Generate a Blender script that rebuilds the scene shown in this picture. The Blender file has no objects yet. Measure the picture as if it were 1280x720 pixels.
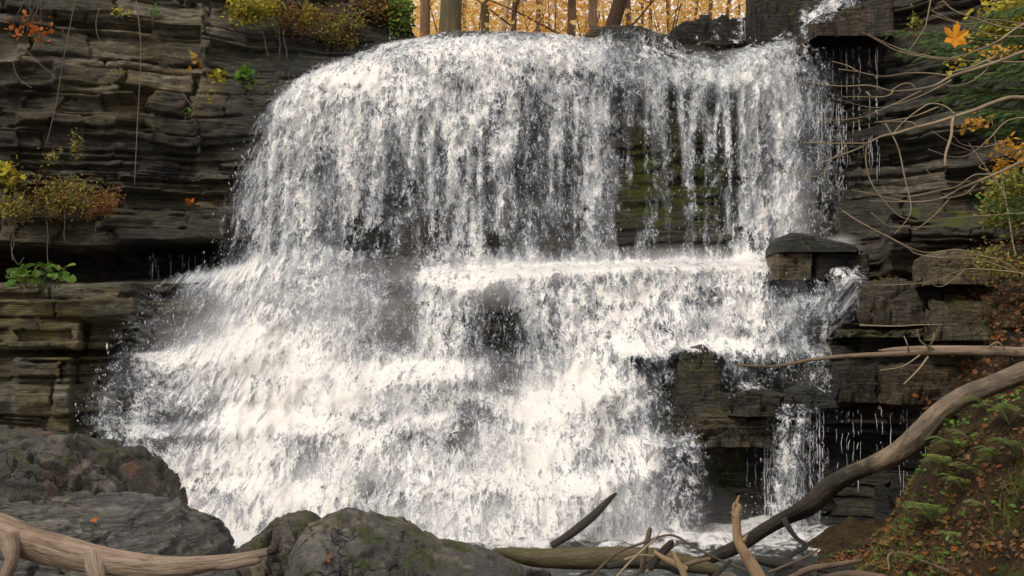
import bpy, math, random
import numpy as np
from mathutils import Vector

random.seed(7)
RNG = np.random.default_rng(7)
SC = bpy.context.scene
COL = SC.collection

# ------------------------------------------------------------------ camera
F = 1320.0            # focal length in photograph pixels (1280 wide)
CZ = 2.7              # eye height
HZ = 450.0            # row of the horizon
cam_d = bpy.data.cameras.new('camera')
cam = bpy.data.objects.new('camera', cam_d)
COL.objects.link(cam)
cam.location = (0, 0, CZ)
cam.rotation_euler = (math.radians(90), 0, 0)
cam_d.sensor_width = 36
cam_d.lens = 36 * F / 1280
cam_d.shift_y = (HZ - 360) / 1280
cam_d.clip_start = 0.05
cam_d.clip_end = 1000
SC.camera = cam

# ------------------------------------------------------------------ light
SUN_DIR = Vector((-0.42, -0.55, 0.72)).normalized()
EL = math.asin(SUN_DIR.z)
AZ = math.atan2(SUN_DIR.x, SUN_DIR.y)
world = bpy.data.worlds.new('World')
SC.world = world
world.use_nodes = True
wn = world.node_tree.nodes; wl = world.node_tree.links
bg = wn['Background']
sky = wn.new('ShaderNodeTexSky')
sky.sky_type = 'NISHITA'
sky.sun_disc = False
sky.sun_elevation = EL
sky.sun_rotation = AZ
sky.dust_density = 4.0
sky.air_density = 1.0
mixw = wn.new('ShaderNodeMix'); mixw.data_type = 'RGBA'
mixw.inputs[0].default_value = 0.80
mixw.inputs[7].default_value = (7.2, 6.6, 5.9, 1)      # bright thin overcast
wl.new(sky.outputs[0], mixw.inputs[6])
wl.new(mixw.outputs[2], bg.inputs[0])
bg.inputs[1].default_value = 0.12
sun_d = bpy.data.lights.new('sun', 'SUN')
sun_d.energy = 1.5
sun_d.angle = math.radians(16)
sun_d.color = (1.0, 0.92, 0.82)
sun = bpy.data.objects.new('sun', sun_d)
COL.objects.link(sun)
sun.rotation_euler = SUN_DIR.to_track_quat('Z', 'Y').to_euler()
SC.view_settings.view_transform = 'Standard'
SC.view_settings.look = 'None'
SC.view_settings.exposure = 0.36
SC.view_settings.gamma = 1
SC.view_settings.use_curve_mapping = False
SC.cycles.transparent_max_bounces = 24
SC.cycles.max_bounces = 6
SC.cycles.diffuse_bounces = 3
SC.cycles.use_denoising = True

# ------------------------------------------------------------------ helpers
def A(px, py, Y):
    """photograph pixel + distance -> world point"""
    return np.array([(px - 640) / F * Y, Y, CZ + (HZ - py) / F * Y])

def _h(i, j, k, seed):
    i = i.astype(np.int64); j = j.astype(np.int64); k = k.astype(np.int64)
    n = (i * 374761393 + j * 668265263 + k * 2147483647 + seed * 1274126177) & 0xffffffff
    n = ((n ^ (n >> 13)) * 1274126177) & 0xffffffff
    n = ((n ^ (n >> 16)) * 2246822519) & 0xffffffff
    n = n ^ (n >> 15)
    return (n & 0xffffff) / float(0xffffff)

def vnoise(x, y, z=0.0, seed=0):
    x, y, z = np.broadcast_arrays(np.asarray(x, float), np.asarray(y, float), np.asarray(z, float))
    xi = np.floor(x); yi = np.floor(y); zi = np.floor(z)
    fx = x - xi; fy = y - yi; fz = z - zi
    fx = fx * fx * (3 - 2 * fx); fy = fy * fy * (3 - 2 * fy); fz = fz * fz * (3 - 2 * fz)
    r = 0
    for a in (0, 1):
        for b in (0, 1):
            for c in (0, 1):
                w = (fx if a else 1 - fx) * (fy if b else 1 - fy) * (fz if c else 1 - fz)
                r = r + w * _h(xi + a, yi + b, zi + c, seed)
    return r

def fbm(x, y, z=0.0, seed=0, oct=4):
    r = 0; a = 0.5; s = 0
    for o in range(oct):
        f = 2.03 ** o
        r = r + a * vnoise(x * f + o * 17.1, y * f + o * 9.7, z * f + o * 5.3, seed + o * 31)
        s += a; a *= 0.5
    return r / s

def sstep(a, b, x):
    t = np.clip((x - a) / (b - a), 0, 1)
    return t * t * (3 - 2 * t)

def tag(o, label=None, cat=None, group=None, kind=None):
    if label: o['label'] = label
    if cat: o['category'] = cat
    if group: o['group'] = group
    if kind: o['kind'] = kind
    return o

def empty(name, loc, label, cat, group=None):
    o = bpy.data.objects.new(name, None)
    o.empty_display_size = 0.1
    o.location = [float(v) for v in loc]
    COL.objects.link(o)
    return tag(o, label, cat, group)

def mesh_np(name, V, Fc, mat, parent=None, attrs=None, uv=None, smooth=True):
    """V (n,3), Fc (m,3|4) -> linked object. Attributes are per vertex."""
    V = np.asarray(V, np.float32); Fc = np.asarray(Fc, np.int32)
    me = bpy.data.meshes.new(name)
    m, k = Fc.shape
    me.vertices.add(len(V)); me.vertices.foreach_set('co', V.ravel())
    me.loops.add(m * k); me.loops.foreach_set('vertex_index', Fc.ravel())
    me.polygons.add(m)
    me.polygons.foreach_set('loop_start', np.arange(0, m * k, k, dtype=np.int32))
    me.update(calc_edges=True)
    me.polygons.foreach_set('use_smooth', np.full(m, smooth, dtype=bool))
    if attrs:
        for n, a in attrs.items():
            at = me.attributes.new(n, 'FLOAT', 'POINT')
            at.data.foreach_set('value', np.asarray(a, np.float32).ravel())
    if uv is not None:
        ul = me.uv_layers.new(name='UVMap')
        ul.data.foreach_set('uv', np.asarray(uv, np.float32)[Fc.ravel()].ravel())
    if mat: me.materials.append(mat)
    me.validate()
    o = bpy.data.objects.new(name, me)
    COL.objects.link(o)
    if parent is not None:
        o.parent = parent
        o.location = (-parent.location.x, -parent.location.y, -parent.location.z)
    return o

def recentre(o):
    """put the origin of a one-mesh thing at its base"""
    me = o.data
    n = len(me.vertices)
    c = np.empty(n * 3, np.float32); me.vertices.foreach_get('co', c); c = c.reshape(-1, 3)
    b = np.array([(c[:, 0].min() + c[:, 0].max()) / 2, (c[:, 1].min() + c[:, 1].max()) / 2, c[:, 2].min()], np.float32)
    me.vertices.foreach_set('co', (c - b).ravel())
    o.location = [float(v) for v in b]
    return o

def grid_faces(ny, nx, wrap=False):
    j, i = np.mgrid[0:ny - 1, 0:(nx if wrap else nx - 1)]
    i2 = (i + 1) % nx
    return np.stack([j * nx + i, j * nx + i2, (j + 1) * nx + i2, (j + 1) * nx + i], -1).reshape(-1, 4)

def catmull(P, n=6):
    P = np.asarray(P, float)
    if len(P) < 3: 
        t = np.linspace(0, 1, n + 1)[:, None]
        return P[0] * (1 - t) + P[-1] * t
    Q = np.vstack([2 * P[0] - P[1], P, 2 * P[-1] - P[-2]])
    out = []
    for i in range(1, len(Q) - 2):
        p0, p1, p2, p3 = Q[i - 1], Q[i], Q[i + 1], Q[i + 2]
        for t in np.linspace(0, 1, n, endpoint=False):
            out.append(0.5 * ((2 * p1) + (-p0 + p2) * t + (2 * p0 - 5 * p1 + 4 * p2 - p3) * t * t + (-p0 + 3 * p1 - 3 * p2 + p3) * t ** 3))
    out.append(P[-1])
    return np.array(out)

class MB:
    def __init__(s): s.V = []; s.F = []; s.n = 0; s.U = []
    def add(s, V, Fc, U=None):
        V = np.asarray(V, float); Fc = np.asarray(Fc, int)
        if Fc.shape[1] == 3: Fc = np.hstack([Fc, Fc[:, 2:3]])
        s.V.append(V); s.F.append(Fc + s.n); s.n += len(V)
        s.U.append(np.zeros((len(V), 2)) if U is None else U)
    def tube(s, pts, rad, sides=8, n=6, lump=0.0, seed=0, cap=True, raw=False, flat=0.0):
        """pts (k,3), rad (k)"""
        pts = np.asarray(pts, float); rad = np.broadcast_to(np.asarray(rad, float), (len(pts),))
        if raw: C, R = pts, np.array(rad)
        else:
            Q = catmull(np.column_stack([pts, rad]), n)
            C, R = Q[:, :3], np.maximum(Q[:, 3], 1e-4)
        m = len(C)
        T = np.gradient(C, axis=0); T /= np.linalg.norm(T, axis=1)[:, None] + 1e-12
        up = np.array([0.03, 0.1, 1.0]) if abs(T[0][2]) < 0.8 else np.array([1.0, 0.1, 0.03])
        N = []; v = up
        for t in T:
            v = v - t * np.dot(v, t); v = v / (np.linalg.norm(v) + 1e-12); N.append(v)
        N = np.array(N); B = np.cross(T, N)
        a = np.linspace(0, 2 * np.pi, sides, endpoint=False)
        L = np.concatenate([[0], np.cumsum(np.linalg.norm(np.diff(C, axis=0), axis=1))])
        rr = np.repeat(R[:, None], sides, 1)
        if lump:
            rr = rr * (1 + lump * 2 * (fbm(np.cos(a)[None] * 1.2 + 3, np.sin(a)[None] * 1.2, (L / (R.mean() * 3.5))[:, None], seed, 3) - 0.5)
                       + lump * .8 * (fbm(np.cos(a)[None] * 4 + 3, np.sin(a)[None] * 4, (L / (R.mean() * 5))[:, None], seed + 5, 3) - 0.5))
        V = C[:, None] + rr[..., None] * (np.cos(a)[None, :, None] * N[:, None] + (1 - flat) * np.sin(a)[None, :, None] * B[:, None])
        Fc = grid_faces(m, sides, True)
        U = np.stack([np.repeat(L[:, None], sides, 1), np.repeat((a / (2 * np.pi))[None], m, 0)], -1).reshape(-1, 2)
        V = V.reshape(-1, 3)
        if cap:
            V = np.vstack([V, C[0] - T[0] * R[0] * 0.25, C[-1] + T[-1] * R[-1] * 0.25])
            U = np.vstack([U, [0, 0], [L[-1], 0]])
            k = np.arange(sides); k2 = (k + 1) % sides
            f1 = np.stack([k2, k, np.full(sides, m * sides), np.full(sides, m * sides)], 1)
            b = (m - 1) * sides
            f2 = np.stack([b + k, b + k2, np.full(sides, m * sides + 1), np.full(sides, m * sides + 1)], 1)
            Fc = np.vstack([Fc, f1, f2])
        s.add(V, Fc, U)
    def build(s, name, mat, parent=None, smooth=True):
        V = np.vstack(s.V); Fc = np.vstack(s.F); U = np.vstack(s.U)
        # degenerate quads -> triangles: split everything to triangles
        tri = Fc[:, 2] == Fc[:, 3]
        Q = Fc[~tri]
        T = np.vstack([Fc[tri][:, :3], Q[:, [0, 1, 2]], Q[:, [0, 2, 3]]])
        return mesh_np(name, V, T, mat, parent, uv=U, smooth=smooth)

# ------------------------------------------------------------------ materials
def new_mat(name):
    m = bpy.data.materials.new(name); m.use_nodes = True
    nt = m.node_tree
    for n in list(nt.nodes): nt.nodes.remove(n)
    out = nt.nodes.new('ShaderNodeOutputMaterial')
    return m, nt, out

class NB:
    """tiny node builder"""
    def __init__(s, nt): s.nt = nt
    def n(s, t, **kw):
        o = s.nt.nodes.new(t)
        for k, v in kw.items(): setattr(o, k, v)
        return o
    def l(s, a, b): s.nt.links.new(a, b)
    def val(s, inp, v):
        if hasattr(v, 'is_output') or isinstance(v, bpy.types.NodeSocket): s.l(v, inp)
        else: inp.default_value = v
    def math(s, op, a, b=0.0, c=0.0, clamp=False):
        o = s.n('ShaderNodeMath', operation=op, use_clamp=clamp)
        s.val(o.inputs[0], a); s.val(o.inputs[1], b); s.val(o.inputs[2], c)
        return o.outputs[0]
    def mix(s, f, a, b, blend='MIX'):
        o = s.n('ShaderNodeMix', data_type='RGBA', blend_type=blend)
        s.val(o.inputs[0], f)
        s.val(o.inputs[6], a if isinstance(a, bpy.types.NodeSocket) else (*a, 1) if len(a) == 3 else a)
        s.val(o.inputs[7], b if isinstance(b, bpy.types.NodeSocket) else (*b, 1) if len(b) == 3 else b)
        return o.outputs[2]
    def mapr(s, v, a, b, c=0.0, d=1.0, smooth=True):
        o = s.n('ShaderNodeMapRange', interpolation_type='SMOOTHSTEP' if smooth else 'LINEAR', clamp=True)
        s.val(o.inputs[0], v); s.val(o.inputs[1], a); s.val(o.inputs[2], b); s.val(o.inputs[3], c); s.val(o.inputs[4], d)
        return o.outputs[0]
    def noise(s, vec, scale, detail=4, rough=0.55, dist=0.0):
        o = s.n('ShaderNodeTexNoise')
        if vec is not None: s.l(vec, o.inputs['Vector'])
        s.val(o.inputs['Scale'], scale); o.inputs['Detail'].default_value = detail
        o.inputs['Roughness'].default_value = rough; o.inputs['Distortion'].default_value = dist
        return o.outputs[0]
    def pos(s): return s.n('ShaderNodeNewGeometry').outputs['Position']
    def scale(s, vec, sc, loc=(0, 0, 0)):
        o = s.n('ShaderNodeMapping')
        s.l(vec, o.inputs[0]); o.inputs[1].default_value = loc; o.inputs[3].default_value = sc
        return o.outputs[0]
    def attr(s, name): return s.n('ShaderNodeAttribute', attribute_name=name).outputs['Fac']
    def bump(s, h, strength, dist, nrm=None):
        o = s.n('ShaderNodeBump'); o.inputs['Strength'].default_value = strength; o.inputs['Distance'].default_value = dist
        s.l(h, o.inputs['Height'])
        if nrm is not None: s.l(nrm, o.inputs['Normal'])
        return o.outputs[0]
    def bsdf(s, col, rough=0.7, nrm=None, spec=0.5):
        o = s.n('ShaderNodeBsdfPrincipled')
        s.val(o.inputs['Base Color'], col if isinstance(col, bpy.types.NodeSocket) else (*col, 1))
        s.val(o.inputs['Roughness'], rough)
        o.inputs['Specular IOR Level'].default_value = spec
        if nrm is not None: s.l(nrm, o.inputs['Normal'])
        return o

def rock_material(name, dark=(0.020, 0.021, 0.022), mid=(0.062, 0.056, 0.046), light=(0.17, 0.145, 0.115),
                  moss=(0.055, 0.075, 0.012), use_attr=True, strat=1.0, moss_amt=0.5, rust=0.0, rust_lo=0.6):
    m, nt, out = new_mat(name); b = NB(nt)
    p = b.pos()
    pl = b.scale(p, (0.9, 0.9, 5.0 * strat if strat else 0.9))
    n1 = b.noise(pl, 1.6, 6, 0.62)
    n2 = b.noise(p, 9.0, 6, 0.65)
    n3 = b.noise(b.scale(p, (2, 2, 26 * strat if strat else 2)), 2.2, 5, 0.6)
    fine = b.noise(p, 55.0, 5, 0.7)
    tone = b.attr('tone') if use_attr else b.noise(p, 1.1, 3, 0.5)
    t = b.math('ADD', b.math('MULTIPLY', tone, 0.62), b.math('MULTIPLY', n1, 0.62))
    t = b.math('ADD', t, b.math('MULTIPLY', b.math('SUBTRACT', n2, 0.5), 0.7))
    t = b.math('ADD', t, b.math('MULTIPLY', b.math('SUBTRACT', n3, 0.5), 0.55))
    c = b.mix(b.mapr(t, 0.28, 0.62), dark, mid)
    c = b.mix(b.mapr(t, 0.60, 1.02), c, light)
    # cool and warm staining
    c = b.mix(b.mapr(b.noise(p, 0.8, 5, 0.6), 0.42, 0.66), c, b.mix(1.0, c, (1.16, 1.0, 0.78), 'MULTIPLY'))
    c = b.mix(b.mapr(b.noise(b.scale(p, (1, 1, 0.35), (5, 3, 1)), 1.5, 4, 0.6), 0.52, 0.68, 0, 0.55), c, (0.028, 0.036, 0.042))
    # pale lichen specks
    c = b.mix(b.mapr(b.noise(p, 24, 4, 0.75), 0.62, 0.76, 0, 0.5), c, (0.24, 0.215, 0.18))
    if rust:
        c = b.mix(b.mapr(b.noise(b.scale(p, (1, 1, 0.6), (9, 1, 4)), 1.9, 4, 0.6), rust_lo, rust_lo + 0.12, 0, rust), c, (0.20, 0.065, 0.018))
    geo = b.n('ShaderNodeNewGeometry')
    sep = b.n('ShaderNodeSeparateXYZ'); b.l(geo.outputs['Normal'], sep.inputs[0])
    mm = b.math('ADD', b.noise(p, 3.4, 6, 0.7), b.math('MULTIPLY', sep.outputs[2], 0.13))
    if use_attr:
        mm = b.math('ADD', mm, b.math('MULTIPLY', b.attr('moss'), 0.34))
        mf = b.mapr(mm, 0.72, 0.86, 0, 0.85)
    else:
        mf = b.mapr(mm, 0.86 - 0.3 * moss_amt, 0.98 - 0.3 * moss_amt, 0, 0.85)
    mc = b.mix(b.noise(p, 40, 3, 0.7), tuple(v * 0.55 for v in moss), tuple(v * 1.9 for v in moss))
    c = b.mix(mf, c, mc)
    if use_attr:
        wet = b.attr('wet')
        soil = b.mix(b.mapr(b.noise(p, 5, 6, .7), .4, .6), (0.030, 0.020, 0.011), (0.10, 0.062, 0.030))
        c = b.mix(b.attr('earth'), c, soil)
        c = b.mix(b.math('MULTIPLY', b.attr('ochre'), b.mapr(b.noise(p, 2.6, 5, .65), .38, .6)), c, b.mix(b.noise(p, 30, 3, .7), (0.09, 0.075, 0.02), (0.24, 0.20, 0.07)))
        c = b.mix(wet, c, b.mix(1.0, c, (0.58, 0.61, 0.62), 'MULTIPLY'))
        rough = b.mapr(wet, 0, 1, 0.72, 0.30, False)
    else:
        rough = b.mapr(n2, 0.3, 0.7, 0.5, 0.8)
    h = b.math('ADD', b.math('MULTIPLY', n3, 0.8), b.math('ADD', b.math('MULTIPLY', n2, 0.7), b.math('MULTIPLY', fine, 0.30)))
    h = b.math('ADD', h, b.math('MULTIPLY', mf, b.math('MULTIPLY', b.noise(p, 90, 3, 0.8), 0.8)))
    if strat:
        bed = b.noise(b.scale(p, (1.3, 1.3, 34 * strat)), 1.6, 6, 0.7)
        h = b.math('ADD', h, b.math('MULTIPLY', b.mapr(bed, .40, .47), .8))
        c = b.mix(b.mapr(bed, .30, .40, .5, 0), c, (0.016, 0.015, 0.013))
    if not use_attr:
        vo = b.n('ShaderNodeTexVoronoi', feature='DISTANCE_TO_EDGE'); vo.inputs['Scale'].default_value = 2.3
        vw = b.n('ShaderNodeVectorMath', operation='MULTIPLY_ADD'); nn = b.n('ShaderNodeTexNoise'); b.l(p, nn.inputs['Vector']); nn.inputs['Scale'].default_value = 3.5; nn.inputs['Detail'].default_value = 5
        b.l(nn.outputs['Color'], vw.inputs[0]); vw.inputs[1].default_value = (.7, .7, .7); b.l(b.scale(p, (1, 1, 1.8)), vw.inputs[2]); b.l(vw.outputs[0], vo.inputs['Vector'])
        cr = b.math('MULTIPLY', b.mapr(vo.outputs['Distance'], 0.0, .022, 1, 0), b.mapr(b.noise(p, 1.7, 3, .5), .46, .56))
        c = b.mix(b.math('MULTIPLY', cr, .85), c, (0.010, 0.010, 0.010))
        h = b.math('SUBTRACT', h, b.math('MULTIPLY', cr, 1.2))
        c = b.mix(b.mapr(b.noise(p, 75, 3, .8), .60, .70, 0, .6), c, (0.34, 0.33, 0.29))
        c = b.mix(b.mapr(b.noise(p, 13, 6, .8), .60, .68, 0, .6), c, (0.015, 0.015, 0.015))
        sp = b.mapr(b.noise(b.scale(p, (1, 1, 1), (3, 7, 2)), 7, 6, .75), .60, .68, 0, .75)
        c = b.mix(sp, c, b.mix(fine, (0.07, 0.065, 0.015), (0.22, 0.20, 0.05)))
    nr = b.bump(h, 0.95, 0.07)
    s = b.bsdf(c, rough, nr, 0.4)
    b.l(s.outputs[0], out.inputs[0])
    return m

def wood_material(name, c1, c2, c3=None, dark=(0.02, 0.016, 0.012), along=2.2, around=14, knot=0.5, rough=0.75, moss=0.0, bumpd=0.02, wetz=None):
    m, nt, out = new_mat(name); b = NB(nt)
    uv = b.n('ShaderNodeUVMap').outputs[0]
    p = b.pos()
    g = b.noise(b.scale(uv, (along * 2, around, 1)), 1.0, 7, 0.68, 0.5)
    g2 = b.noise(b.scale(uv, (along * 7, around * 3.4, 1)), 1.0, 4, 0.6, 0.3)
    big = b.noise(p, 2.2, 4, 0.6)
    c = b.mix(b.mapr(g, 0.34, 0.66), c1, c2)
    c = b.mix(b.mapr(big, 0.46, 0.66), c, c3 or c2)
    c = b.mix(b.mapr(g2, 0.56, 0.70, 0, 0.75), c, dark)
    c = b.mix(b.mapr(b.noise(p, 5.5, 5, 0.7), 0.60, 0.72, 0, knot), c, dark)
    if moss:
        geo = b.n('ShaderNodeNewGeometry'); sep = b.n('ShaderNodeSeparateXYZ'); b.l(geo.outputs['Normal'], sep.inputs[0])
        mm = b.math('ADD', b.noise(p, 7, 5, 0.7), b.math('MULTIPLY', sep.outputs[2], 0.2))
        c = b.mix(b.mapr(mm, 0.62, 0.78, 0, moss), c, (0.06, 0.075, 0.016))
    if wetz is not None:
        sz = b.n('ShaderNodeSeparateXYZ'); b.l(p, sz.inputs[0])
        zz_ = b.math('ADD', sz.outputs[2], b.math('MULTIPLY', b.math('SUBTRACT', b.noise(p, 5, 4, .6), .5), .9))
        c = b.mix(b.mapr(zz_, wetz - .16, wetz + .18, 1, 0), c, b.mix(1.0, c, (0.16, 0.17, 0.18), 'MULTIPLY'))
        rough = b.mapr(zz_, wetz - .16, wetz + .18, .38, rough)
    h = b.math('ADD', g, b.math('MULTIPLY', g2, 0.6))
    nr = b.bump(h, 0.8, bumpd)
    s = b.bsdf(c, rough, nr, 0.3)
    b.l(s.outputs[0], out.inputs[0])
    return m

def leaf_material(name, cols, transl=0.45, rough=0.55):
    """cols: list of rgb picked by the per-leaf attribute"""
    m, nt, out = new_mat(name); b = NB(nt)
    r = b.n('ShaderNodeValToRGB')
    els = r.color_ramp.elements
    k = len(cols)
    els[0].position = 0; els[0].color = (*cols[0], 1)
    els[1].position = 1; els[1].color = (*cols[-1], 1)
    for i in range(1, k - 1):
        e = els.new(i / (k - 1)); e.color = (*cols[i], 1)
    b.l(b.attr('rnd'), r.inputs[0])
    c = b.mix(b.mapr(b.noise(b.pos(), 60, 3, 0.6), 0.35, 0.7, 0, 0.35), r.outputs[0], b.mix(1.0, r.outputs[0], (0.5, 0.45, 0.4), 'MULTIPLY'))
    d = b.bsdf(c, rough, None, 0.3)
    t = b.n('ShaderNodeBsdfTranslucent'); b.l(c, t.inputs[0])
    mx = b.n('ShaderNodeMixShader'); mx.inputs[0].default_value = transl
    b.l(d.outputs[0], mx.inputs[1]); b.l(t.outputs[0], mx.inputs[2])
    b.l(mx.outputs[0], out.inputs[0])
    return m

def water_material(name, seed=0.0, us=(9.0, 3.2), soft=0.10, gain=1.0, veil=0.0, tint=(0.90, 0.90, 0.91)):
    """white water: thick foam where the 'cov' attribute is high, torn lace and drops where it is low"""
    m, nt, out = new_mat(name); b = NB(nt)
    uv = b.n('ShaderNodeUVMap').outputs[0]
    wob = b.n('ShaderNodeTexNoise'); b.l(b.scale(uv, (us[0] * .35, us[1] * .45, 1), (seed * 2, 1, seed)), wob.inputs['Vector'])
    wob.inputs['Scale'].default_value = 1.0; wob.inputs['Detail'].default_value = 3
    vm = b.n('ShaderNodeVectorMath', operation='MULTIPLY_ADD')
    b.l(wob.outputs['Color'], vm.inputs[0]); vm.inputs[1].default_value = (.16, .10, 0); b.l(uv, vm.inputs[2])
    uw = vm.outputs[0]
    n1 = b.noise(b.scale(uw, (us[0], us[1], 1), (seed, seed * 1.7, seed)), 1.0, 4, 0.55, 0.3)
    nb = b.noise(b.scale(uw, (us[0] * 1.2, us[1] * 1.0, 1), (seed + 4, seed, 0)), 1.0, 2, 0.5, 1.0)
    ra = b.math('SUBTRACT', 1.0, b.math('MULTIPLY', b.math('ABSOLUTE', b.math('SUBTRACT', nb, 0.5)), 7.0), 0, True)
    n2 = b.noise(b.scale(uw, (us[0] * 2.5, us[1] * 3.0, 1), (seed + 4, seed, 0)), 1.0, 2, 0.5, 1.1)
    rb = b.math('SUBTRACT', 1.0, b.math('MULTIPLY', b.math('ABSOLUTE', b.math('SUBTRACT', n2, 0.5)), 6.5), 0, True)
    n3 = b.noise(b.scale(uw, (us[0] * 7, us[1] * 6.0, 1), (seed, seed, 3)), 1.0, 2, 0.5)
    v = b.math('ADD', b.math('MULTIPLY', n1, 1.0), b.math('MULTIPLY', ra, 0.24))
    v = b.math('ADD', v, b.math('SUBTRACT', b.math('MULTIPLY', rb, 0.22), .04))
    v = b.math('ADD', v, b.math('MULTIPLY', n3, 0.12))
    cov = b.math('MULTIPLY', b.attr('cov'), gain)
    thr = b.math('SUBTRACT', 1.06, b.math('MULTIPLY', b.math('POWER', cov, 2.2), 0.60))
    d = b.math('SUBTRACT', v, thr)
    a = b.mapr(d, -soft, soft)
    a = b.math('MAXIMUM', a, b.math('MULTIPLY', b.mapr(cov, .15, .9), veil))
    a = b.math('MULTIPLY', a, b.mapr(cov, 0.02, 0.14))
    a = b.math('MULTIPLY', a, 0.97)
    wt = b.scale(b.pos(), (1, 1, 1))
    col = b.mix(b.mapr(d, -0.02, 0.26), (0.50, 0.54, 0.60), tint)
    h = b.math('ADD', b.math('MULTIPLY', n1, 1.0), b.math('ADD', b.math('MULTIPLY', ra, 0.35), b.math('MULTIPLY', rb, 0.25)))
    bn = b.n('ShaderNodeBump'); bn.inputs['Distance'].default_value = .13
    b.l(h, bn.inputs['Height']); b.l(b.mapr(b.attr('cov'), .5, 1.0, .6, .15), bn.inputs['Strength'])
    s = b.bsdf(col, 0.5, bn.outputs[0], 0.3)
    tr = b.n('ShaderNodeBsdfTransparent')
    mx = b.n('ShaderNodeMixShader')
    b.l(a, mx.inputs[0]); b.l(tr.outputs[0], mx.inputs[1]); b.l(s.outputs[0], mx.inputs[2])
    b.l(mx.outputs[0], out.inputs[0])
    return m

M = {}
M['cliff'] = rock_material('cliff_rock', dark=(0.026, 0.026, 0.024), mid=(0.074, 0.071, 0.056), light=(0.25, 0.228, 0.178), moss=(0.10, 0.12, 0.018))
M['block_mossy'] = rock_material('block_mossy', dark=(0.022, 0.021, 0.016), mid=(0.070, 0.060, 0.042), light=(0.19, 0.155, 0.10), moss=(0.06, 0.075, 0.014), use_attr=False, strat=.8, moss_amt=.98)
M['boulder_dark'] = rock_material('boulder_dark', dark=(0.018, 0.018, 0.018), mid=(0.052, 0.050, 0.047), light=(0.21, 0.20, 0.19), use_attr=False, strat=0, moss_amt=0.75, rust=0.7, rust_lo=0.57)
M['boulder_grey'] = rock_material('boulder_grey', dark=(0.035, 0.035, 0.036), mid=(0.095, 0.095, 0.092), light=(0.28, 0.275, 0.26), use_attr=False, strat=1.2, moss_amt=0.55)
M['boulder_mid'] = rock_material('boulder_mid', dark=(0.022, 0.022, 0.022), mid=(0.060, 0.060, 0.058), light=(0.22, 0.21, 0.18), use_attr=False, strat=0, moss_amt=0.85)
M['slab_dark'] = rock_material('slab_dark', dark=(0.014, 0.017, 0.016), mid=(0.026, 0.032, 0.029), light=(0.05, 0.055, 0.05), use_attr=False, strat=0.5, moss_amt=0.2)
M['block_brown'] = rock_material('block_brown', dark=(0.03, 0.026, 0.02), mid=(0.06, 0.047, 0.033), light=(0.13, 0.10, 0.068), use_attr=False, strat=0.8, moss_amt=0.3)
M['block_tan'] = rock_material('block_tan', dark=(0.03, 0.026, 0.018), mid=(0.11, 0.09, 0.055), light=(0.26, 0.21, 0.13), use_attr=False, strat=0.8, moss_amt=0.6)
M['block_black'] = rock_material('block_black', dark=(0.012, 0.012, 0.011), mid=(0.028, 0.026, 0.022), light=(0.07, 0.062, 0.05), use_attr=False, strat=1, moss_amt=0.5)
M['drift'] = wood_material('driftwood', (0.24, 0.175, 0.125), (0.40, 0.315, 0.24), (0.19, 0.13, 0.09), dark=(0.06, 0.042, 0.03), along=1.3, around=12, knot=0.7, bumpd=.035)
M['log'] = wood_material('weathered_log', (0.16, 0.115, 0.075), (0.26, 0.19, 0.13), (0.095, 0.075, 0.055), dark=(0.03, 0.022, 0.016), around=9)
M['logpart'] = wood_material('log_wet_at_the_foot', (0.15, 0.112, 0.075), (0.27, 0.205, 0.145), (0.095, 0.078, 0.06), dark=(0.03, 0.022, 0.016), around=8, bumpd=.03, wetz=1.72)
M['logwet'] = wood_material('wet_log', (0.022, 0.02, 0.018), (0.05, 0.043, 0.036), (0.035, 0.03, 0.026), dark=(0.01, 0.009, 0.008), rough=0.4)
M['loggreen'] = wood_material('mossy_log', (0.075, 0.062, 0.03), (0.12, 0.10, 0.055), (0.06, 0.052, 0.028), rough=0.55, moss=0.4)
M['logpale'] = wood_material('pale_stick', (0.34, 0.23, 0.13), (0.48, 0.35, 0.21), (0.30, 0.20, 0.12), dark=(0.12, 0.07, 0.04))
M['stick'] = wood_material('stick', (0.10, 0.078, 0.055), (0.18, 0.14, 0.10), dark=(0.03, 0.02, 0.015))
M['twig'] = wood_material('twig', (0.24, 0.19, 0.125), (0.36, 0.29, 0.19), (0.17, 0.13, 0.09), dark=(0.09, 0.07, 0.05), bumpd=0.004)
M['bark'] = wood_material('bark', (0.12, 0.075, 0.045), (0.24, 0.155, 0.095), (0.10, 0.07, 0.045), dark=(0.04, 0.028, 0.02), along=1.0, around=16, bumpd=0.05)
M['barkgreen'] = wood_material('bark_green', (0.075, 0.06, 0.032), (0.14, 0.115, 0.06), (0.08, 0.07, 0.035), dark=(0.025, 0.02, 0.013), along=1.0, around=16, moss=0.4, bumpd=0.05)
M['barkpale'] = wood_material('bark_pale', (0.45, 0.36, 0.27), (0.6, 0.5, 0.4), (0.38, 0.28, 0.2), dark=(0.14, 0.1, 0.07), along=1.0, around=10, bumpd=0.02)
M['barkdark'] = wood_material('bark_dark', (0.035, 0.018, 0.010), (0.08, 0.04, 0.022), (0.05, 0.026, 0.015), along=1.0, around=16, bumpd=0.05)
M['root'] = wood_material('root', (0.12, 0.10, 0.075), (0.2, 0.17, 0.13), bumpd=0.003)
M['autumn'] = leaf_material('autumn_leaves', [(0.78, 0.36, 0.08), (0.94, 0.60, 0.18), (0.96, 0.80, 0.40), (0.50, 0.24, 0.07), (0.97, 0.70, 0.2)], 0.5)
M['autumn2'] = leaf_material('yellow_leaves', [(0.94, 0.68, 0.18), (0.96, 0.82, 0.38), (0.85, 0.50, 0.12), (0.62, 0.52, 0.12)], 0.5)
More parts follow.
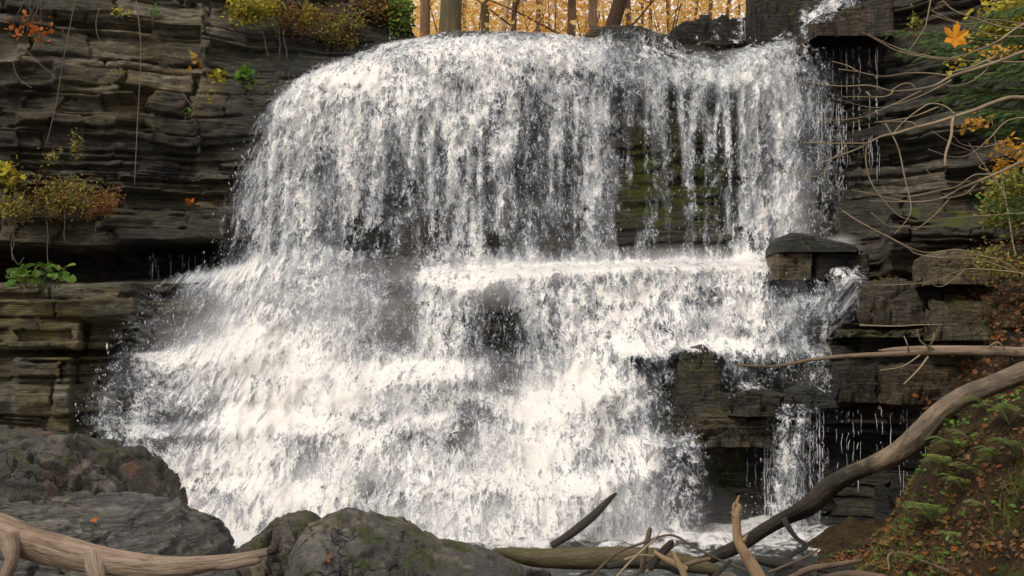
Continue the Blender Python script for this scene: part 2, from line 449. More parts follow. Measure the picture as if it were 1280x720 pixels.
M['glow'] = leaf_material('pale_backlit_leaves', [(0.96, 0.80, 0.42), (0.98, 0.88, 0.58), (0.92, 0.62, 0.20), (0.97, 0.74, 0.30), (0.80, 0.45, 0.12)], 0.55)  # backlight of the far crowns is painted into these lightened leaf colours
M['yellow'] = leaf_material('yellow_shrub_leaves', [(0.50, 0.42, 0.03), (0.40, 0.40, 0.04), (0.58, 0.44, 0.05), (0.24, 0.28, 0.04)], 0.35)
M['ygreen'] = leaf_material('yellow_green_leaves', [(0.20, 0.23, 0.04), (0.38, 0.37, 0.07), (0.26, 0.19, 0.05), (0.14, 0.18, 0.04)], 0.35)
M['green'] = leaf_material('green_leaves', [(0.05, 0.14, 0.02), (0.09, 0.21, 0.03), (0.13, 0.25, 0.04), (0.17, 0.22, 0.04)], 0.3)
M['ferns'] = leaf_material('fern_fronds', [(0.09, 0.17, 0.03), (0.15, 0.25, 0.045), (0.26, 0.32, 0.07)], 0.35)
M['dgreen'] = leaf_material('hemlock_needles', [(0.06, 0.14, 0.045), (0.10, 0.20, 0.06), (0.16, 0.25, 0.06)], 0.35)
M['russet'] = leaf_material('russet_leaves', [(0.22, 0.085, 0.03), (0.32, 0.13, 0.04), (0.17, 0.10, 0.045), (0.28, 0.19, 0.08)], 0.3)
M['orange'] = leaf_material('orange_leaves', [(0.42, 0.13, 0.02), (0.55, 0.18, 0.03), (0.34, 0.10, 0.02)], 0.35)
M['gold'] = leaf_material('gold_leaves', [(0.52, 0.28, 0.03), (0.62, 0.36, 0.05), (0.42, 0.2, 0.03)], 0.35)
M['maple'] = leaf_material('maple_leaf', [(0.80, 0.36, 0.02), (0.85, 0.42, 0.03)], 0.35)
M['litter'] = leaf_material('leaf_litter', [(0.22, 0.075, 0.022), (0.10, 0.06, 0.03), (0.20, 0.12, 0.05), (0.07, 0.045, 0.025), (0.30, 0.10, 0.02), (0.13, 0.08, 0.04)], 0.15)
M['grass'] = leaf_material('grass_blades', [(0.10, 0.14, 0.025), (0.18, 0.20, 0.05), (0.22, 0.17, 0.07)], 0.3)

def ground_material(name, cols, moss=0.4, scale=3.0):
    m, nt, out = new_mat(name); b = NB(nt)
    p = b.pos()
    n = b.noise(p, scale, 7, 0.68); n2 = b.noise(p, scale * 9, 5, 0.7); f = b.noise(p, scale * 30, 3, 0.7)
    c = b.mix(b.mapr(n, 0.35, 0.6), cols[0], cols[1])
    c = b.mix(b.mapr(n2, 0.5, 0.7), c, cols[2])
    c = b.mix(b.mapr(b.noise(b.scale(p, (1, 1, 1), (4, 2, 7)), scale * 0.8, 6, 0.7), 0.66 - 0.22 * moss, 0.78 - 0.22 * moss, 0, 0.85), c, b.mix(f, (0.03, 0.045, 0.008), (0.10, 0.13, 0.025)))
    h = b.math('ADD', n, b.math('ADD', b.math('MULTIPLY', n2, 0.5), b.math('MULTIPLY', f, 0.25)))
    s = b.bsdf(c, 0.9, b.bump(h, 0.9, 0.08), 0.2)
    b.l(s.outputs[0], out.inputs[0])
    return m
M['bank'] = ground_material('bank_soil', [(0.016, 0.012, 0.007), (0.050, 0.034, 0.016), (0.13, 0.07, 0.026)], 0.58, 3.0)
M['bed'] = ground_material('stream_bed', [(0.025, 0.024, 0.022), (0.05, 0.047, 0.04), (0.09, 0.08, 0.065)], 0.2, 3)
M['floor'] = ground_material('forest_floor', [(0.20, 0.10, 0.035), (0.34, 0.17, 0.05), (0.45, 0.25, 0.08)], 0.0, 2)

# ------------------------------------------------------------------ the cliff
# profiles: for a column at photo px, (py, distance) from the top down
PROF = {
 -420: [(-500,14.2),(0,13.6),(300,12.8),(352,12.2),(500,11.6),(800,10.6)],
 -160: [(-500,15.3),(0,14.9),(150,14.6),(290,14.2),(303,14.2),(306,16.4),(346,16.3),(352,13.9),(440,13.6),(545,13.3),(800,12.6)],
 0:    [(-500,16.0),(0,15.6),(100,15.4),(285,14.9),(300,14.85),(303,17.3),(348,17.2),(353,14.5),(404,14.4),(440,14.3),(446,14.1),(545,13.9),(800,13.0)],
 140:  [(-500,16.4),(0,16.0),(150,15.6),(285,15.2),(303,15.15),(306,17.4),(348,17.3),(353,14.8),(400,14.75),(440,14.7),(446,14.5),(540,14.2),(800,13.2)],
 240:  [(-500,17.0),(0,16.5),(150,16.1),(285,15.7),(304,15.65),(307,17.4),(345,17.3),(355,15.3),(400,15.1),(440,14.8),(450,14.5),(530,14.2),(545,13.9),(620,13.6),(720,13.0),(800,12.6)],
 330:  [(-500,17.4),(60,17.0),(110,16.6),(140,16.2),(290,15.95),(330,15.75),(352,15.45),(385,15.25),(430,15.0),(445,14.6),(515,14.3),(530,13.9),(595,13.6),(610,13.2),(720,12.6),(800,12.2)],
 430:  [(-500,18.2),(60,17.6),(80,17.0),(110,16.4),(310,15.95),(345,15.65),(385,15.3),(450,14.9),(465,14.5),(520,14.3),(535,13.8),(595,13.5),(608,13.1),(680,12.6),(800,12.0)],
 505:  [(-500,18.8),(44,18.0),(50,17.2),(75,16.6),(340,16.1),(375,15.7),(450,15.2),(470,14.5),(515,14.3),(530,13.8),(592,13.5),(606,13.0),(680,12.6),(800,12.0)],
 560:  [(36,17.4),(48,16.9),(80,16.5),(335,16.1),(348,15.1),(450,14.8),(475,14.4),(520,14.2),(545,13.7),(590,13.5),(606,13.0),(680,12.5),(800,12.0)],
 640:  [(36,17.4),(50,16.8),(80,16.4),(335,16.1),(345,15.1),(400,14.9),(490,14.6),(505,14.0),(585,13.5),(600,13.0),(680,12.5),(800,12.0)],
 740:  [(44,17.4),(60,16.9),(90,16.5),(335,16.2),(343,15.1),(400,14.9),(475,14.5),(490,13.9),(575,13.6),(600,13.0),(680,12.6),(800,12.0)],
 800:  [(38,17.5),(70,17.3),(76,16.7),(110,16.5),(333,16.2),(340,15.0),(425,14.7),(445,14.3),(540,14.0),(580,13.4),(690,12.7),(800,12.0)],
 900:  [(36,17.8),(60,17.4),(76,16.6),(110,16.4),(328,16.2),(336,15.0),(425,14.6),(440,14.3),(490,14.2),(500,13.9),(545,13.9),(552,14.1),(690,13.3),(705,12.4),(800,12.0)],
 990:  [(-500,17.4),(44,17.1),(60,16.8),(90,16.5),(318,16.2),(326,15.2),(345,14.9),(430,14.5),(452,14.2),(495,14.1),(505,13.7),(522,13.75),(540,13.95),(690,13.6),(702,12.6),(800,12.2)],
 1060: [(-500,16.9),(0,16.7),(295,16.2),(316,15.3),(335,14.8),(350,14.5),(432,14.3),(448,14.0),(496,13.9),(505,13.45),(524,13.5),(545,13.75),(690,13.5),(705,12.6),(800,12.2)],
 1120: [(-500,16.5),(0,16.2),(290,15.7),(314,14.6),(345,14.3),(352,13.9),(404,13.8),(409,13.5),(416,13.5),(422,14.0),(436,14.0),(442,13.6),(494,13.6),(504,13.1),(522,13.15),(545,13.5),(700,13.2),(800,12.4)],
 1190: [(-500,16.1),(0,15.7),(280,15.1),(312,13.8),(345,13.6),(352,13.2),(404,13.1),(440,12.9),(497,12.7),(503,12.5),(522,12.55),(545,12.9),(700,12.7),(800,12.0)],
 1270: [(-500,15.4),(0,15.0),(260,14.3),(312,12.9),(345,12.6),(404,12.0),(440,11.7),(500,11.2),(700,11.0),(800,10.6)],
 1400: [(-500,14.6),(0,14.0),(260,13.0),(330,11.6),(440,10.8),(500,10.4),(800,9.9)],
 1750: [(-500,12.6),(0,11.6),(260,10.4),(440,8.9),(800,8.4)],
}
# rock steps standing proud: (px0, px1, py0, py1, distance, rounding px)
BLOCKS = [
 (752, 846, 40, 73, 16.85, 6),
 (842, 884, 436, 500, 14.1, 9),
 (866, 952, 508, 552, 13.55, 8),
 (880, 930, 552, 592, 13.8, 6),
 (1060, 1180, 352, 402, 13.75, 6),
 (1052, 1196, 404, 411, 13.2, 4),
 (-60, 170, 356, 402, 14.35, 8),
 (-60, 100, 404, 440, 14.15, 8),
 (20, 88, 446, 540, 13.85, 8),
 (820, 880, 545, 640, 13.1, 22),
 (1110, 1300, 290, 345, 13.4, 12),
]
CT_X = [-420, 0, 300, 400, 470, 500, 514, 524, 560, 640, 700, 740, 751, 756, 800, 845, 856, 872, 900, 932, 940, 1000, 1060, 1280, 1750]
CT_Y = [-330, -260, -120, -70, -35, -20, 18, 43, 39, 39, 43, 50, 48, 39, 41, 52, 47, 34, 30, 27, -45, -60, -90, -200, -330]

NU = 1060
U = np.linspace(-420, 1750, NU)                       # column angle, in photo px
zlo, zhi = -0.6, 12.5
ztop = np.array([CZ + (HZ - py) / F * 17.2 for py in np.interp(U, CT_X, CT_Y)])
zz = np.linspace(zlo, zhi, 1400)                      # dense table, then rows
keys = sorted(PROF)
tab = []
for k in keys:
    pr = PROF[k]
    zs = np.array([CZ + (HZ - py) / F * Y for py, Y in pr]); ys = np.array([Y for _, Y in pr])
    for i in range(1, len(zs)):                       # keep z strictly decreasing
        if zs[i] >= zs[i - 1] - 0.012: zs[i] = zs[i - 1] - 0.012
    tab.append(np.interp(zz, zs[::-1], ys[::-1]))
tab = np.array(tab)
def base_Y(u, z):
    """u (px column angle) and z arrays -> distance"""
    u = np.asarray(u, float); z = np.asarray(z, float)
    # the beds are never quite level, least of all under the lower cascade
    low = (1 - sstep(3.7, 4.0, z)) * sstep(150, 260, u) * (1 - sstep(820, 900, u))
    z = z + .035 * np.sin(u * .013 + 1) + low * (.62 * (fbm(u * .0105, z * .5, 0, 601, 3) - .5) + .12 * (fbm(u * .05, z * 1.4, 0, 602, 2) - .5))
    i = np.clip(np.searchsorted(keys, u) - 1, 0, len(keys) - 2)
    k0 = np.array(keys)[i]; k1 = np.array(keys)[i + 1]
    t = (u - k0) / (k1 - k0); t = t * t * (3 - 2 * t)
    f = np.clip((z - zlo) / (zhi - zlo) * (len(zz) - 1), 0, len(zz) - 1.001)
    fi = f.astype(int); fr = f - fi
    a = tab[i, fi] * (1 - fr) + tab[i, fi + 1] * fr
    c = tab[i + 1, fi] * (1 - fr) + tab[i + 1, fi + 1] * fr
    return a * (1 - t) + c * t

# rows: follow z, cut at the top of each column, then roll back over the edge
zrow = np.concatenate([np.linspace(zlo, 0, 12)[:-1], np.linspace(0, 9.3, 640), np.linspace(9.3, zhi, 70)[1:]])
NZ = len(zrow)
Z = np.minimum(zrow[:, None], ztop[None])
UU = np.repeat(U[None], NZ, 0)
def full_Y(UU, Z):
    YB = base_Y(UU, Z)
    PY = HZ - (Z - CZ) * F / YB
    wob = 5 * (fbm(UU * .03, PY * .03, 0, 77, 3) - .5)
    for (a, c, d, e, Yt, r) in BLOCKS:
        m = sstep(a - r, a + r * .4, UU + wob) * (1 - sstep(c - r * .4, c + r, UU + wob)) * sstep(d - 3, d + 4, PY + wob) * (1 - sstep(e - 3, e + 4, PY))
        YB = np.where(m > 0.02, np.minimum(YB, YB * (1 - m) + Yt * m), YB)
    return YB
YB = full_Y(UU, Z)
X = (UU - 640) / F * YB
# strata
rs = np.random.default_rng(11)
bounds = [zlo - 1]
while bounds[-1] < zhi + 2:
    t = rs.choice([rs.uniform(.04, .09), rs.uniform(.09, .2), rs.uniform(.2, .42)], p=[.44, .34, .22])
    bounds.append(bounds[-1] + t)
bounds = np.array(bounds); NL = len(bounds)
l_off = rs.normal(0, 0.075, NL); l_w = rs.uniform(.35, 1.7, NL); l_amp = rs.uniform(.05, .17, NL); l_sh = rs.uniform(0, 9, NL)
def strata(X, Z, amp):
    zp = Z + 0.34 * (fbm(X * .33, Z * .15, 0, 3, 3) - .5) + 0.07 * (fbm(X * 1.6, Z * 1.2, 0, 4, 3) - .5) - 0.012 * X
    li = np.clip(np.searchsorted(bounds, zp) - 1, 0, NL - 5)
    # some beds hold together as one thick block
    g = li // 3
    qg = np.floor((X + 3.1 * _h(g, g * 0, g * 0, 70) + .25 * (fbm(X * 1.1, Z * 2, 0, 6, 2) - .5)) / (1.0 + 1.4 * _h(g, g * 0, g * 0, 71)))
    mg = _h(qg, g, g * 0, 72) > .55
    lo = np.where(mg, bounds[g * 3], bounds[li]); hi = np.where(mg, bounds[g * 3 + 3], bounds[li + 1])
    li = np.where(mg, g * 3, li)
    w = l_w[li]
    q = (X + l_sh[li] + .20 * (fbm(X * 1.7, Z * 5, 0, 5, 3) - .5)) / w
    q = q + .35 * (fbm(q * .7, li * 3.3, 0, 14, 2) - .5) * 2
    bi = np.floor(q); fq = q - bi
    hsh = _h(bi, li, li * 0, 21); hs2 = _h(bi, li, li * 0 + 3, 22); hs3 = _h(bi, li, li * 0 + 7, 23)
    o = l_off[li] + (hsh - .5) * 2 * l_amp[li] + (hs3 > .86) * .16
    dj = np.minimum(fq, 1 - fq) * w
    dz = np.minimum(zp - lo, hi - zp)
    wv = fbm(X * 3, Z * 3, 0, 15, 3)
    o = o + 0.13 * (1 - sstep(0, .034, dj)) * (hs2 > .45) * (wv > .42)
    o = o + 0.15 * (1 - sstep(0, .032, dz)) * sstep(.38, .66, wv + .15 * hs2)
    # tilted block faces, chipped edges
    o = o + (hs2 - .5) * .22 * (fq - .5) + (hs3 - .5) * .5 * np.clip(dz, 0, .2)
    o = o + 0.16 * (fbm(X * 1.3, Z * 2.6, 0, 8, 4) - .5) + 0.11 * (fbm(X * 5, Z * 12, 0, 9, 4) - .5) + .05 * np.abs(fbm(X * 9, Z * 9, 0, 10, 3) - .5)
    cx = np.floor((X + .5 * fbm(X * .9, Z * 1.4, 0, 16, 3)) / 1.15); cz = np.floor((Z + .35 * fbm(X * .8, Z * .8, 0, 17, 3)) / .62)
    o = o + .26 * (_h(cx, cz, cx * 0, 18) - .5)
    big = 0.45 * (fbm(X * .45, Z * .7, 0, 12, 3) - .5)
    return (o + big) * amp, hsh * .55 + .25 * _h(li, li * 0, li * 0, 30) + .2 * hs3
infall = sstep(250, 340, UU) * (1 - sstep(960, 1010, UU)) * (1 - sstep(7.9, 8.4, Z))
amp = (1.0 - 0.55 * infall) * (1 - .65 * sstep(1150, 1240, UU) * sstep(280, 340, HZ - (Z - CZ) * F / YB))
dY, tone = strata(X, Z, amp)
dYs = dY.copy(); dYs[1:-1] = .12 * dY[:-2] + .76 * dY[1:-1] + .12 * dY[2:]
YR = YB + dYs
# roll-back rows
NR = 26
tt = np.linspace(0, 1, NR + 1)[1:, None] ** 1.4
top_Y = YR[-1][None]; top_Z = Z[-1][None]
YRr = top_Y + tt * 2.6
Zr = top_Z + 0.10 * (fbm(U[None] * .02, tt * 5, 0, 41, 3) - .5) * np.minimum(tt * 3, 1) - tt ** 2 * .25
YA = np.vstack([YR, YRr]); ZA = np.vstack([Z, Zr]); UA = np.vstack([UU, np.repeat(U[None], NR, 0)])
XA = (UA - 640) / F * YA
ZA = ZA + 0.02 * (fbm(XA * 4, ZA * 9, YA * 3, 51, 3) - .5)
PYA = HZ - (ZA - CZ) * F / YA
toneA = np.vstack([tone, np.repeat(tone[-1][None], NR, 0)])
def blob(px, py, rx, ry):
    return np.exp(-(((UA - px) / rx) ** 2 + ((PYA - py) / ry) ** 2))
moss = np.clip(0.35 * blob(90, 375, 90, 22) + 0.75 * blob(1130, 380, 75, 35) + 0.6 * blob(1200, 270, 90, 30) + 0.7 * blob(900, 545, 60, 25)
     + 0.55 * blob(1090, 560, 70, 14) + 1.7 * blob(825, 205, 34, 80) + 1.5 * blob(885, 190, 28, 100) + .8 * blob(760, 250, 30, 60) + .8 * blob(900, 590, 50, 40) + .7 * blob(865, 480, 30, 50) + 0.5 * blob(470, 30, 40, 30) + .5 * blob(90, 230, 60, 10)
     + 0.5 * blob(1000, 560, 40, 30) + .4 * blob(60, 440, 60, 40) + .5 * blob(1240, 440, 60, 60), 0, 1)
wet = np.clip(infall_w := np.vstack([infall, np.repeat(infall[-1][None], NR, 0)]), 0, 1)
wet = np.clip(wet + .8 * blob(1050, 200, 60, 150) + .9 * blob(980, 590, 160, 90) + .7 * blob(200, 330, 90, 30) + .6 * blob(150, 520, 50, 90) + .4 * blob(1120, 560, 90, 120), 0, 1)
earth = sstep(1120, 1230, UA + 50 * (fbm(UA * .02, PYA * .02, 0, 88, 3) - .5)) * sstep(270, 330, PYA)
ochre = np.clip(.35 * blob(120, 110, 120, 50) + .9 * blob(70, 385, 110, 26) + .8 * blob(70, 430, 90, 30) + .6 * blob(60, 510, 90, 50) + .3 * blob(200, 40, 120, 40) + .5 * blob(830, 180, 60, 100) + .3 * blob(150, 270, 90, 20) + .4 * blob(1180, 330, 50, 20), 0, 1)
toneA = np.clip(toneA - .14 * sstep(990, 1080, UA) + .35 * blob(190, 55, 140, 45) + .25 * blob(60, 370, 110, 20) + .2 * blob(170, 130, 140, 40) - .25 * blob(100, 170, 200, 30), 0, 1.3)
V = np.stack([XA, YA, ZA], -1).reshape(-1, 3)
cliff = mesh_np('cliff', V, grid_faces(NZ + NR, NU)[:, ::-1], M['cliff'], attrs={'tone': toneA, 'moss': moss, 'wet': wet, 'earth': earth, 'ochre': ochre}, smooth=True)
tag(cliff, kind='structure')

# helper to find the rock surface behind a photo pixel
def rockY(px, py):
    Y = 15.0
    for _ in range(12):
        z = CZ + (HZ - py) / F * Y
        Y = 0.5 * Y + 0.5 * float(base_Y(np.array([px]), np.array([z]))[0])
    return Y
def R(px, py, off=0.0):
    return A(px, py, rockY(px, py) - off)

# ------------------------------------------------------------------ white water
DEN = """
00000000000000000000000007500000
00000000002678888865653562000000
00000000379988787855678884000000
00000000788887776764456684000000
00000003778876676663345584000000
00000006667766565563135584000000
00000025566545654462134583100000
00000034556444654362224773000000
00002356666436899888888843500000
00015457777538838878887755400000
00055568888648736778767764100000
00166789998888757788614543000000
00568789999966559987501412000000
00557458877655469877540153000000
00006899878888889867751164000000
00002778877667858777641253000000
00000787788877778876632443000000
00000888888988889998754554000000
"""
DG = np.array([[int(c) for c in r] for r in DEN.split()], float) / 9.0
WT_X = [200, 262, 300, 330, 360, 400, 430, 450, 480, 520, 560, 640, 700, 740, 748, 756, 800, 840, 860, 890, 930, 1000, 1075, 1100]
WT_Y = [330, 250, 175, 118, 92, 78, 68, 61, 51, 41, 37, 37, 41, 48, 48, 37, 39, 49, 62, 66, 60, 20, -30, -40]
# left and right outline of the fall, by py
LO_Y = [40, 62, 80, 110, 150, 190, 250, 300, 330, 345, 370, 400, 430, 480, 520, 560, 600, 640, 690, 760]
LO_X = [500, 440, 392, 340, 318, 300, 274, 262, 256, 205, 160, 140, 132, 106, 92, 120, 178, 200, 200, 200]
def dens(u, py):
    gx = np.clip((u - 20) / 40, 0, 30.999); gy = np.clip((py - 20) / 40, 0, 16.999)
    i = gx.astype(int); j = gy.astype(int); fx = gx - i; fy = gy - j
    fx = fx * fx * (3 - 2 * fx); fy = fy * fy * (3 - 2 * fy)
    return (DG[j, i] * (1 - fx) + DG[j, i + 1] * fx) * (1 - fy) + (DG[j + 1, i] * (1 - fx) + DG[j + 1, i + 1] * fx) * fy

def water_sheet(name, u0, u1, nu, nz, off, mat, seed, gain=1.0, lump=0.10, fringe=1.0, band=None, gapn=0.3, mist=False):
    u = np.linspace(u0, u1, nu)
    wt = np.interp(u, WT_X, WT_Y)
    top = np.array([CZ + (HZ - a) / F * 17.15 for a in wt])
    bot = 0.50
    vv = np.linspace(1, 0, nz)[:, None]
    z = bot + (top[None] - bot) * vv
    Ur = np.repeat(u[None], nz, 0)
    yb = full_Y(Ur, z)
    yw = np.minimum.accumulate(yb, axis=0)               # falls free of every overhang
    k = 5
    yw = sum(np.roll(yw, s, 1) for s in range(-k, k + 1)) / (2 * k + 1) if nu > 60 else yw
    yw[:, :k] = yw[:, k:k + 1]; yw[:, -k:] = yw[:, -k - 1:-k]
    x = (Ur - 640) / F * yw
    d = vv * 0 + z * 0
    lum = lump * 2 * (fbm(x * 2.6, z * 1.3, yw * .8, seed, 4) - .5) + lump * .9 * (fbm(x * 8, z * 4.0, 0, seed + 3, 3) - .5)
    lum = lum + .34 * (fbm(x * .95, z * .9, 3.3, 940, 2) - .5) * (1 - sstep(3.9, 4.4, z))
    tl = np.minimum((1 - vv) * 14, 1)
    y = yw - (off + lum) * (0.25 + .75 * tl)
    x = (Ur - 640) / F * y
    py = HZ - (z - CZ) * F / y
    c = dens(Ur, py)
    c = .60 + (c - .64) * (1.12 + .28 * sstep(340, 370, py))
    c = c + .10 * (1 - sstep(310, 345, py)) * (1 - sstep(740, 780, Ur)) + .05 * (1 - sstep(310, 345, py)) * sstep(880, 930, Ur)
    c = c + (gapn * 1.1 * (fbm(x * 1.2, z * 1.0, 0, seed + 9, 3) - .5) + .42 * (fbm(x * 3.4, z * .7, 0, 907, 3) - .5) + .3 * (fbm(x * 2.2, z * 2.0, 0, 911, 3) - .5)) * np.clip(c * 2, 0, 1)
    tread = np.clip(-np.gradient(yw, axis=0) / (np.gradient(z, axis=0) * -1 + 1e-6), -4, 4)
    tread = np.clip(np.abs(tread) / 1.6, 0, 1)
    for _ in range(10):
        tread[1:-1] = (tread[:-2] + tread[1:-1] + tread[2:]) / 3; tread[:, 1:-1] = (tread[:, :-2] + tread[:, 1:-1] + tread[:, 2:]) / 3
    c = c + (.62 * tread - .13) * np.clip(c * 2, 0, 1) * sstep(60, 120, py)
    threads = 1 - np.abs(2 * fbm(x * 5.5 + .5 * fbm(x * 1.5, z * 1.2, 0, 951, 2), z * .55, 0, 950, 2) - 1) * 4
    zone = sstep(745, 790, Ur) * (1 - sstep(960, 990, Ur)) * sstep(95, 130, py) * (1 - sstep(318, 332, py))
    c = c + (.34 * np.clip(threads, -.6, 1) + .02) * zone
    c = c + .17 * np.clip(threads, -.6, 1) * (1 - sstep(745, 790, Ur)) * sstep(90, 150, py) * (1 - sstep(318, 345, py)) * np.clip(c * 2, 0, 1)
    gaps = fbm(x * 1.15, z * 1.9, 0, 960, 3) - .52
    c = c + .75 * gaps * sstep(350, 380, py) * np.clip(c * 2, 0, 1)
    # ragged outline at the left
    edge = np.interp(py, LO_Y, LO_X) + 26 * (fbm(z * 3, x * 3, 0, seed + 20, 4) - .5)
    c = c * sstep(-6, 34, Ur - edge)
    if band is not None: c = c * band(Ur, py)
    if mist:
        mz = np.zeros_like(c)
        for (mx, my, rx, ry, am) in MIST: mz = np.maximum(mz, am * np.exp(-((Ur - mx) / rx) ** 2 - ((py - my) / ry) ** 2))
        c = mz * (.7 + .6 * fbm(x * .9, z * .9, 0, seed + 31, 3)) * sstep(20, 90, Ur - edge + 20)
    else:
        c = np.minimum(c, .78 + (c - .78) * .5)
    c = np.clip(c * gain, 0, .98)
    # flow coordinates: length down the profile
    ds = np.sqrt(np.diff(y, axis=0) ** 2 * .35 + np.diff(z, axis=0) ** 2)
    s = np.vstack([np.zeros((1, nu)), np.cumsum(ds, 0)])
    s = s.mean(1)[:, None] * .7 + s * .3
    fan = x + 0.0
    UV = np.stack([fan, s], -1).reshape(-1, 2)
    V = np.stack([x, y, z], -1).reshape(-1, 3)
    Fc = grid_faces(nz, nu)
    cf = c.ravel()
    keep = cf[Fc].max(1) > 0.03
    Fc = Fc[keep]
    used = np.unique(Fc); rem = np.full(len(V), -1); rem[used] = np.arange(len(used))
    return mesh_np(name, V[used], rem[Fc], mat, attrs={'cov': cf[used]}, uv=UV[used])

Mw1 = water_material('white_water_back', 1.3, (6.0, 2.8), 0.26, 1.0, 0.50, (0.78, 0.85, 0.87))
Mw2 = water_material('white_water_mid', 5.1, (8.5, 4.2), 0.19, 1.0, 0.0, (0.81, 0.795, 0.77))
Mw3 = water_material('white_water_front', 11.7, (11.0, 5.6), 0.16, 1.0, 0.0, (0.83, 0.81, 0.78))
for nm, off, mt, sd, g, lp in (('waterfall', 0.10, Mw1, 100, 1.0, .09), ('waterfall', 0.22, Mw2, 200, 1.0, .14), ('waterfall', 0.36, Mw3, 300, .94, .20)):
    o = water_sheet(nm, 80, 1105, 520, 420, off, mt, sd, g, lp)
    tag(o, kind='structure')

def ribbon(rows, cov, seed, mat):
    """small fall: rows of (px left, px right, py left, py right, distance) from the top down"""
    rows = catmull(np.array(rows, float), 14); n = len(rows); k = 46
    t = np.linspace(0, 1, k)[None]
    u = rows[:, 0:1] * (1 - t) + rows[:, 1:2] * t; py = rows[:, 2:3] * (1 - t) + rows[:, 3:4] * t
    u = u + 2.0 * (fbm(t * 3, py * .08, 0, seed + 2, 3) - .5) * 2
    y = np.repeat(rows[:, 4:5], k, 1) + .10 * (fbm(t * 6, py * .1, 0, seed, 3) - .5) - .10 * np.sin(t * np.pi)
    x = (u - 640) / F * y; z = CZ + (HZ - py) / F * y
    c = cov * (.95 + .6 * (fbm(t * 4, py * .05, 0, seed + 5, 3) - .5)) * sstep(0, .42, np.minimum(t, 1 - t) + .12 * (fbm(t * 3, py * .035, 0, seed + 18, 3) - .4) + .05 * fbm(t * 9, py * .2, 0, seed + 8, 2))
    s = np.concatenate([[0], np.cumsum(np.abs(np.diff(z[:, k // 2])) + .02)])[:, None] + x * 0
    o = mesh_np('waterfall', np.stack([x, y, z], -1).reshape(-1, 3), grid_faces(n, k), mat, attrs={'cov': np.clip(c, 0, 1.05).ravel()}, uv=np.stack([x + seed, s], -1).reshape(-1, 2))
    tag(o, kind='structure')
for i, (rows, cv) in enumerate([
    ([(1018, 1120, -16, -20, 16.9), (1008, 1085, 4, -2, 16.6), (1000, 1070, 16, 10, 15.95), (999, 1062, 32, 24, 15.6)], .62),
    ([(998, 1016, 12, 12, 15.7), (996, 1014, 30, 30, 15.55), (997, 1016, 60, 60, 15.5), (998, 1020, 100, 100, 15.5)], .66),
    ([(1004, 1040, 62, 58, 15.55), (1004, 1062, 160, 150, 15.55), (1006, 1070, 230, 230, 15.5), (1008, 1056, 300, 300, 15.4)], .45),
    ([(1064, 1086, 332, 330, 13.9), (1046, 1080, 346, 346, 13.7), (1030, 1062, 372, 370, 13.65), (1022, 1044, 410, 400, 13.65), (1016, 1036, 440, 436, 13.6)], .62),
    ([(922, 932, 18, 18, 17.4), (914, 936, 36, 34, 17.2), (906, 938, 54, 54, 17.0)], .7),
    ([(886, 906, 26, 24, 17.3), (884, 904, 50, 50, 17.2)], .5),
    ([(834, 884, 548, 540, 13.1), (824, 890, 556, 552, 12.9), (812, 898, 590, 588, 12.8), (806, 896, 650, 650, 12.7), (800, 890, 690, 690, 12.6)], .72),
    ([(955, 1030, 505, 505, 13.1), (955, 1028, 540, 540, 13.05), (948, 1022, 620, 620, 13.0), (936, 1030, 695, 695, 12.9)], .72),
    ([(905, 960, 478, 478, 13.5), (905, 990, 498, 500, 13.3)], .6),
    ([(1000, 1042, 440, 436, 13.8), (1000, 1050, 470, 470, 13.6), (1015, 1052, 500, 500, 13.4)], .6)]):
    ribbon(rows, cv, 500 + i * 7, Mw2)

# spray hanging in front of each foot of the fall
MIST = [(700, 338, 190, 14, .7), (860, 325, 110, 12, .55), (600, 350, 60, 26, .6), (380, 400, 120, 60, .42), (330, 440, 110, 60, .7), (420, 490, 150, 34, .7), (560, 470, 60, 26, .6), (700, 500, 70, 36, .75),
        (330, 550, 90, 40, .6), (450, 590, 200, 22, .6), (660, 560, 90, 30, .65), (300, 650, 110, 60, .5), (480, 660, 200, 40, .5), (700, 650, 150, 50, .6), (990, 280, 24, 60, .4), (850, 660, 60, 40, .4), (1052, 303, 16, 7, .45), (250, 680, 60, 24, .7), (600, 690, 200, 18, .7), (860, 690, 60, 14, .5), (980, 680, 60, 26, .4)]
def mist_material():
    m, nt, out = new_mat('hanging_spray'); b = NB(nt)
    n = b.noise(b.pos(), 1.7, 4, .55)
    a = b.math('MULTIPLY', b.attr('cov'), b.mapr(n, .25, .75, .45, 1.0))
    a = b.math('MULTIPLY', a, .78)
    d = b.n('ShaderNodeBsdfDiffuse'); d.inputs[0].default_value = (.84, .84, .85, 1)
    tr = b.n('ShaderNodeBsdfTransparent'); mx = b.n('ShaderNodeMixShader')
    b.l(a, mx.inputs[0]); b.l(tr.outputs[0], mx.inputs[1]); b.l(d.outputs[0], mx.inputs[2]); b.l(mx.outputs[0], out.inputs[0])
    return m
MM = mist_material()
for off, g, sd in ((.30, .62, 700), (.48, .5, 720)):
    o = water_sheet('spray_mist', 90, 1090, 240, 200, off, MM, sd, g, .06, mist=True)
    tag(o, kind='stuff', label='pale spray hanging in the air along the foot of each step', cat='mist')

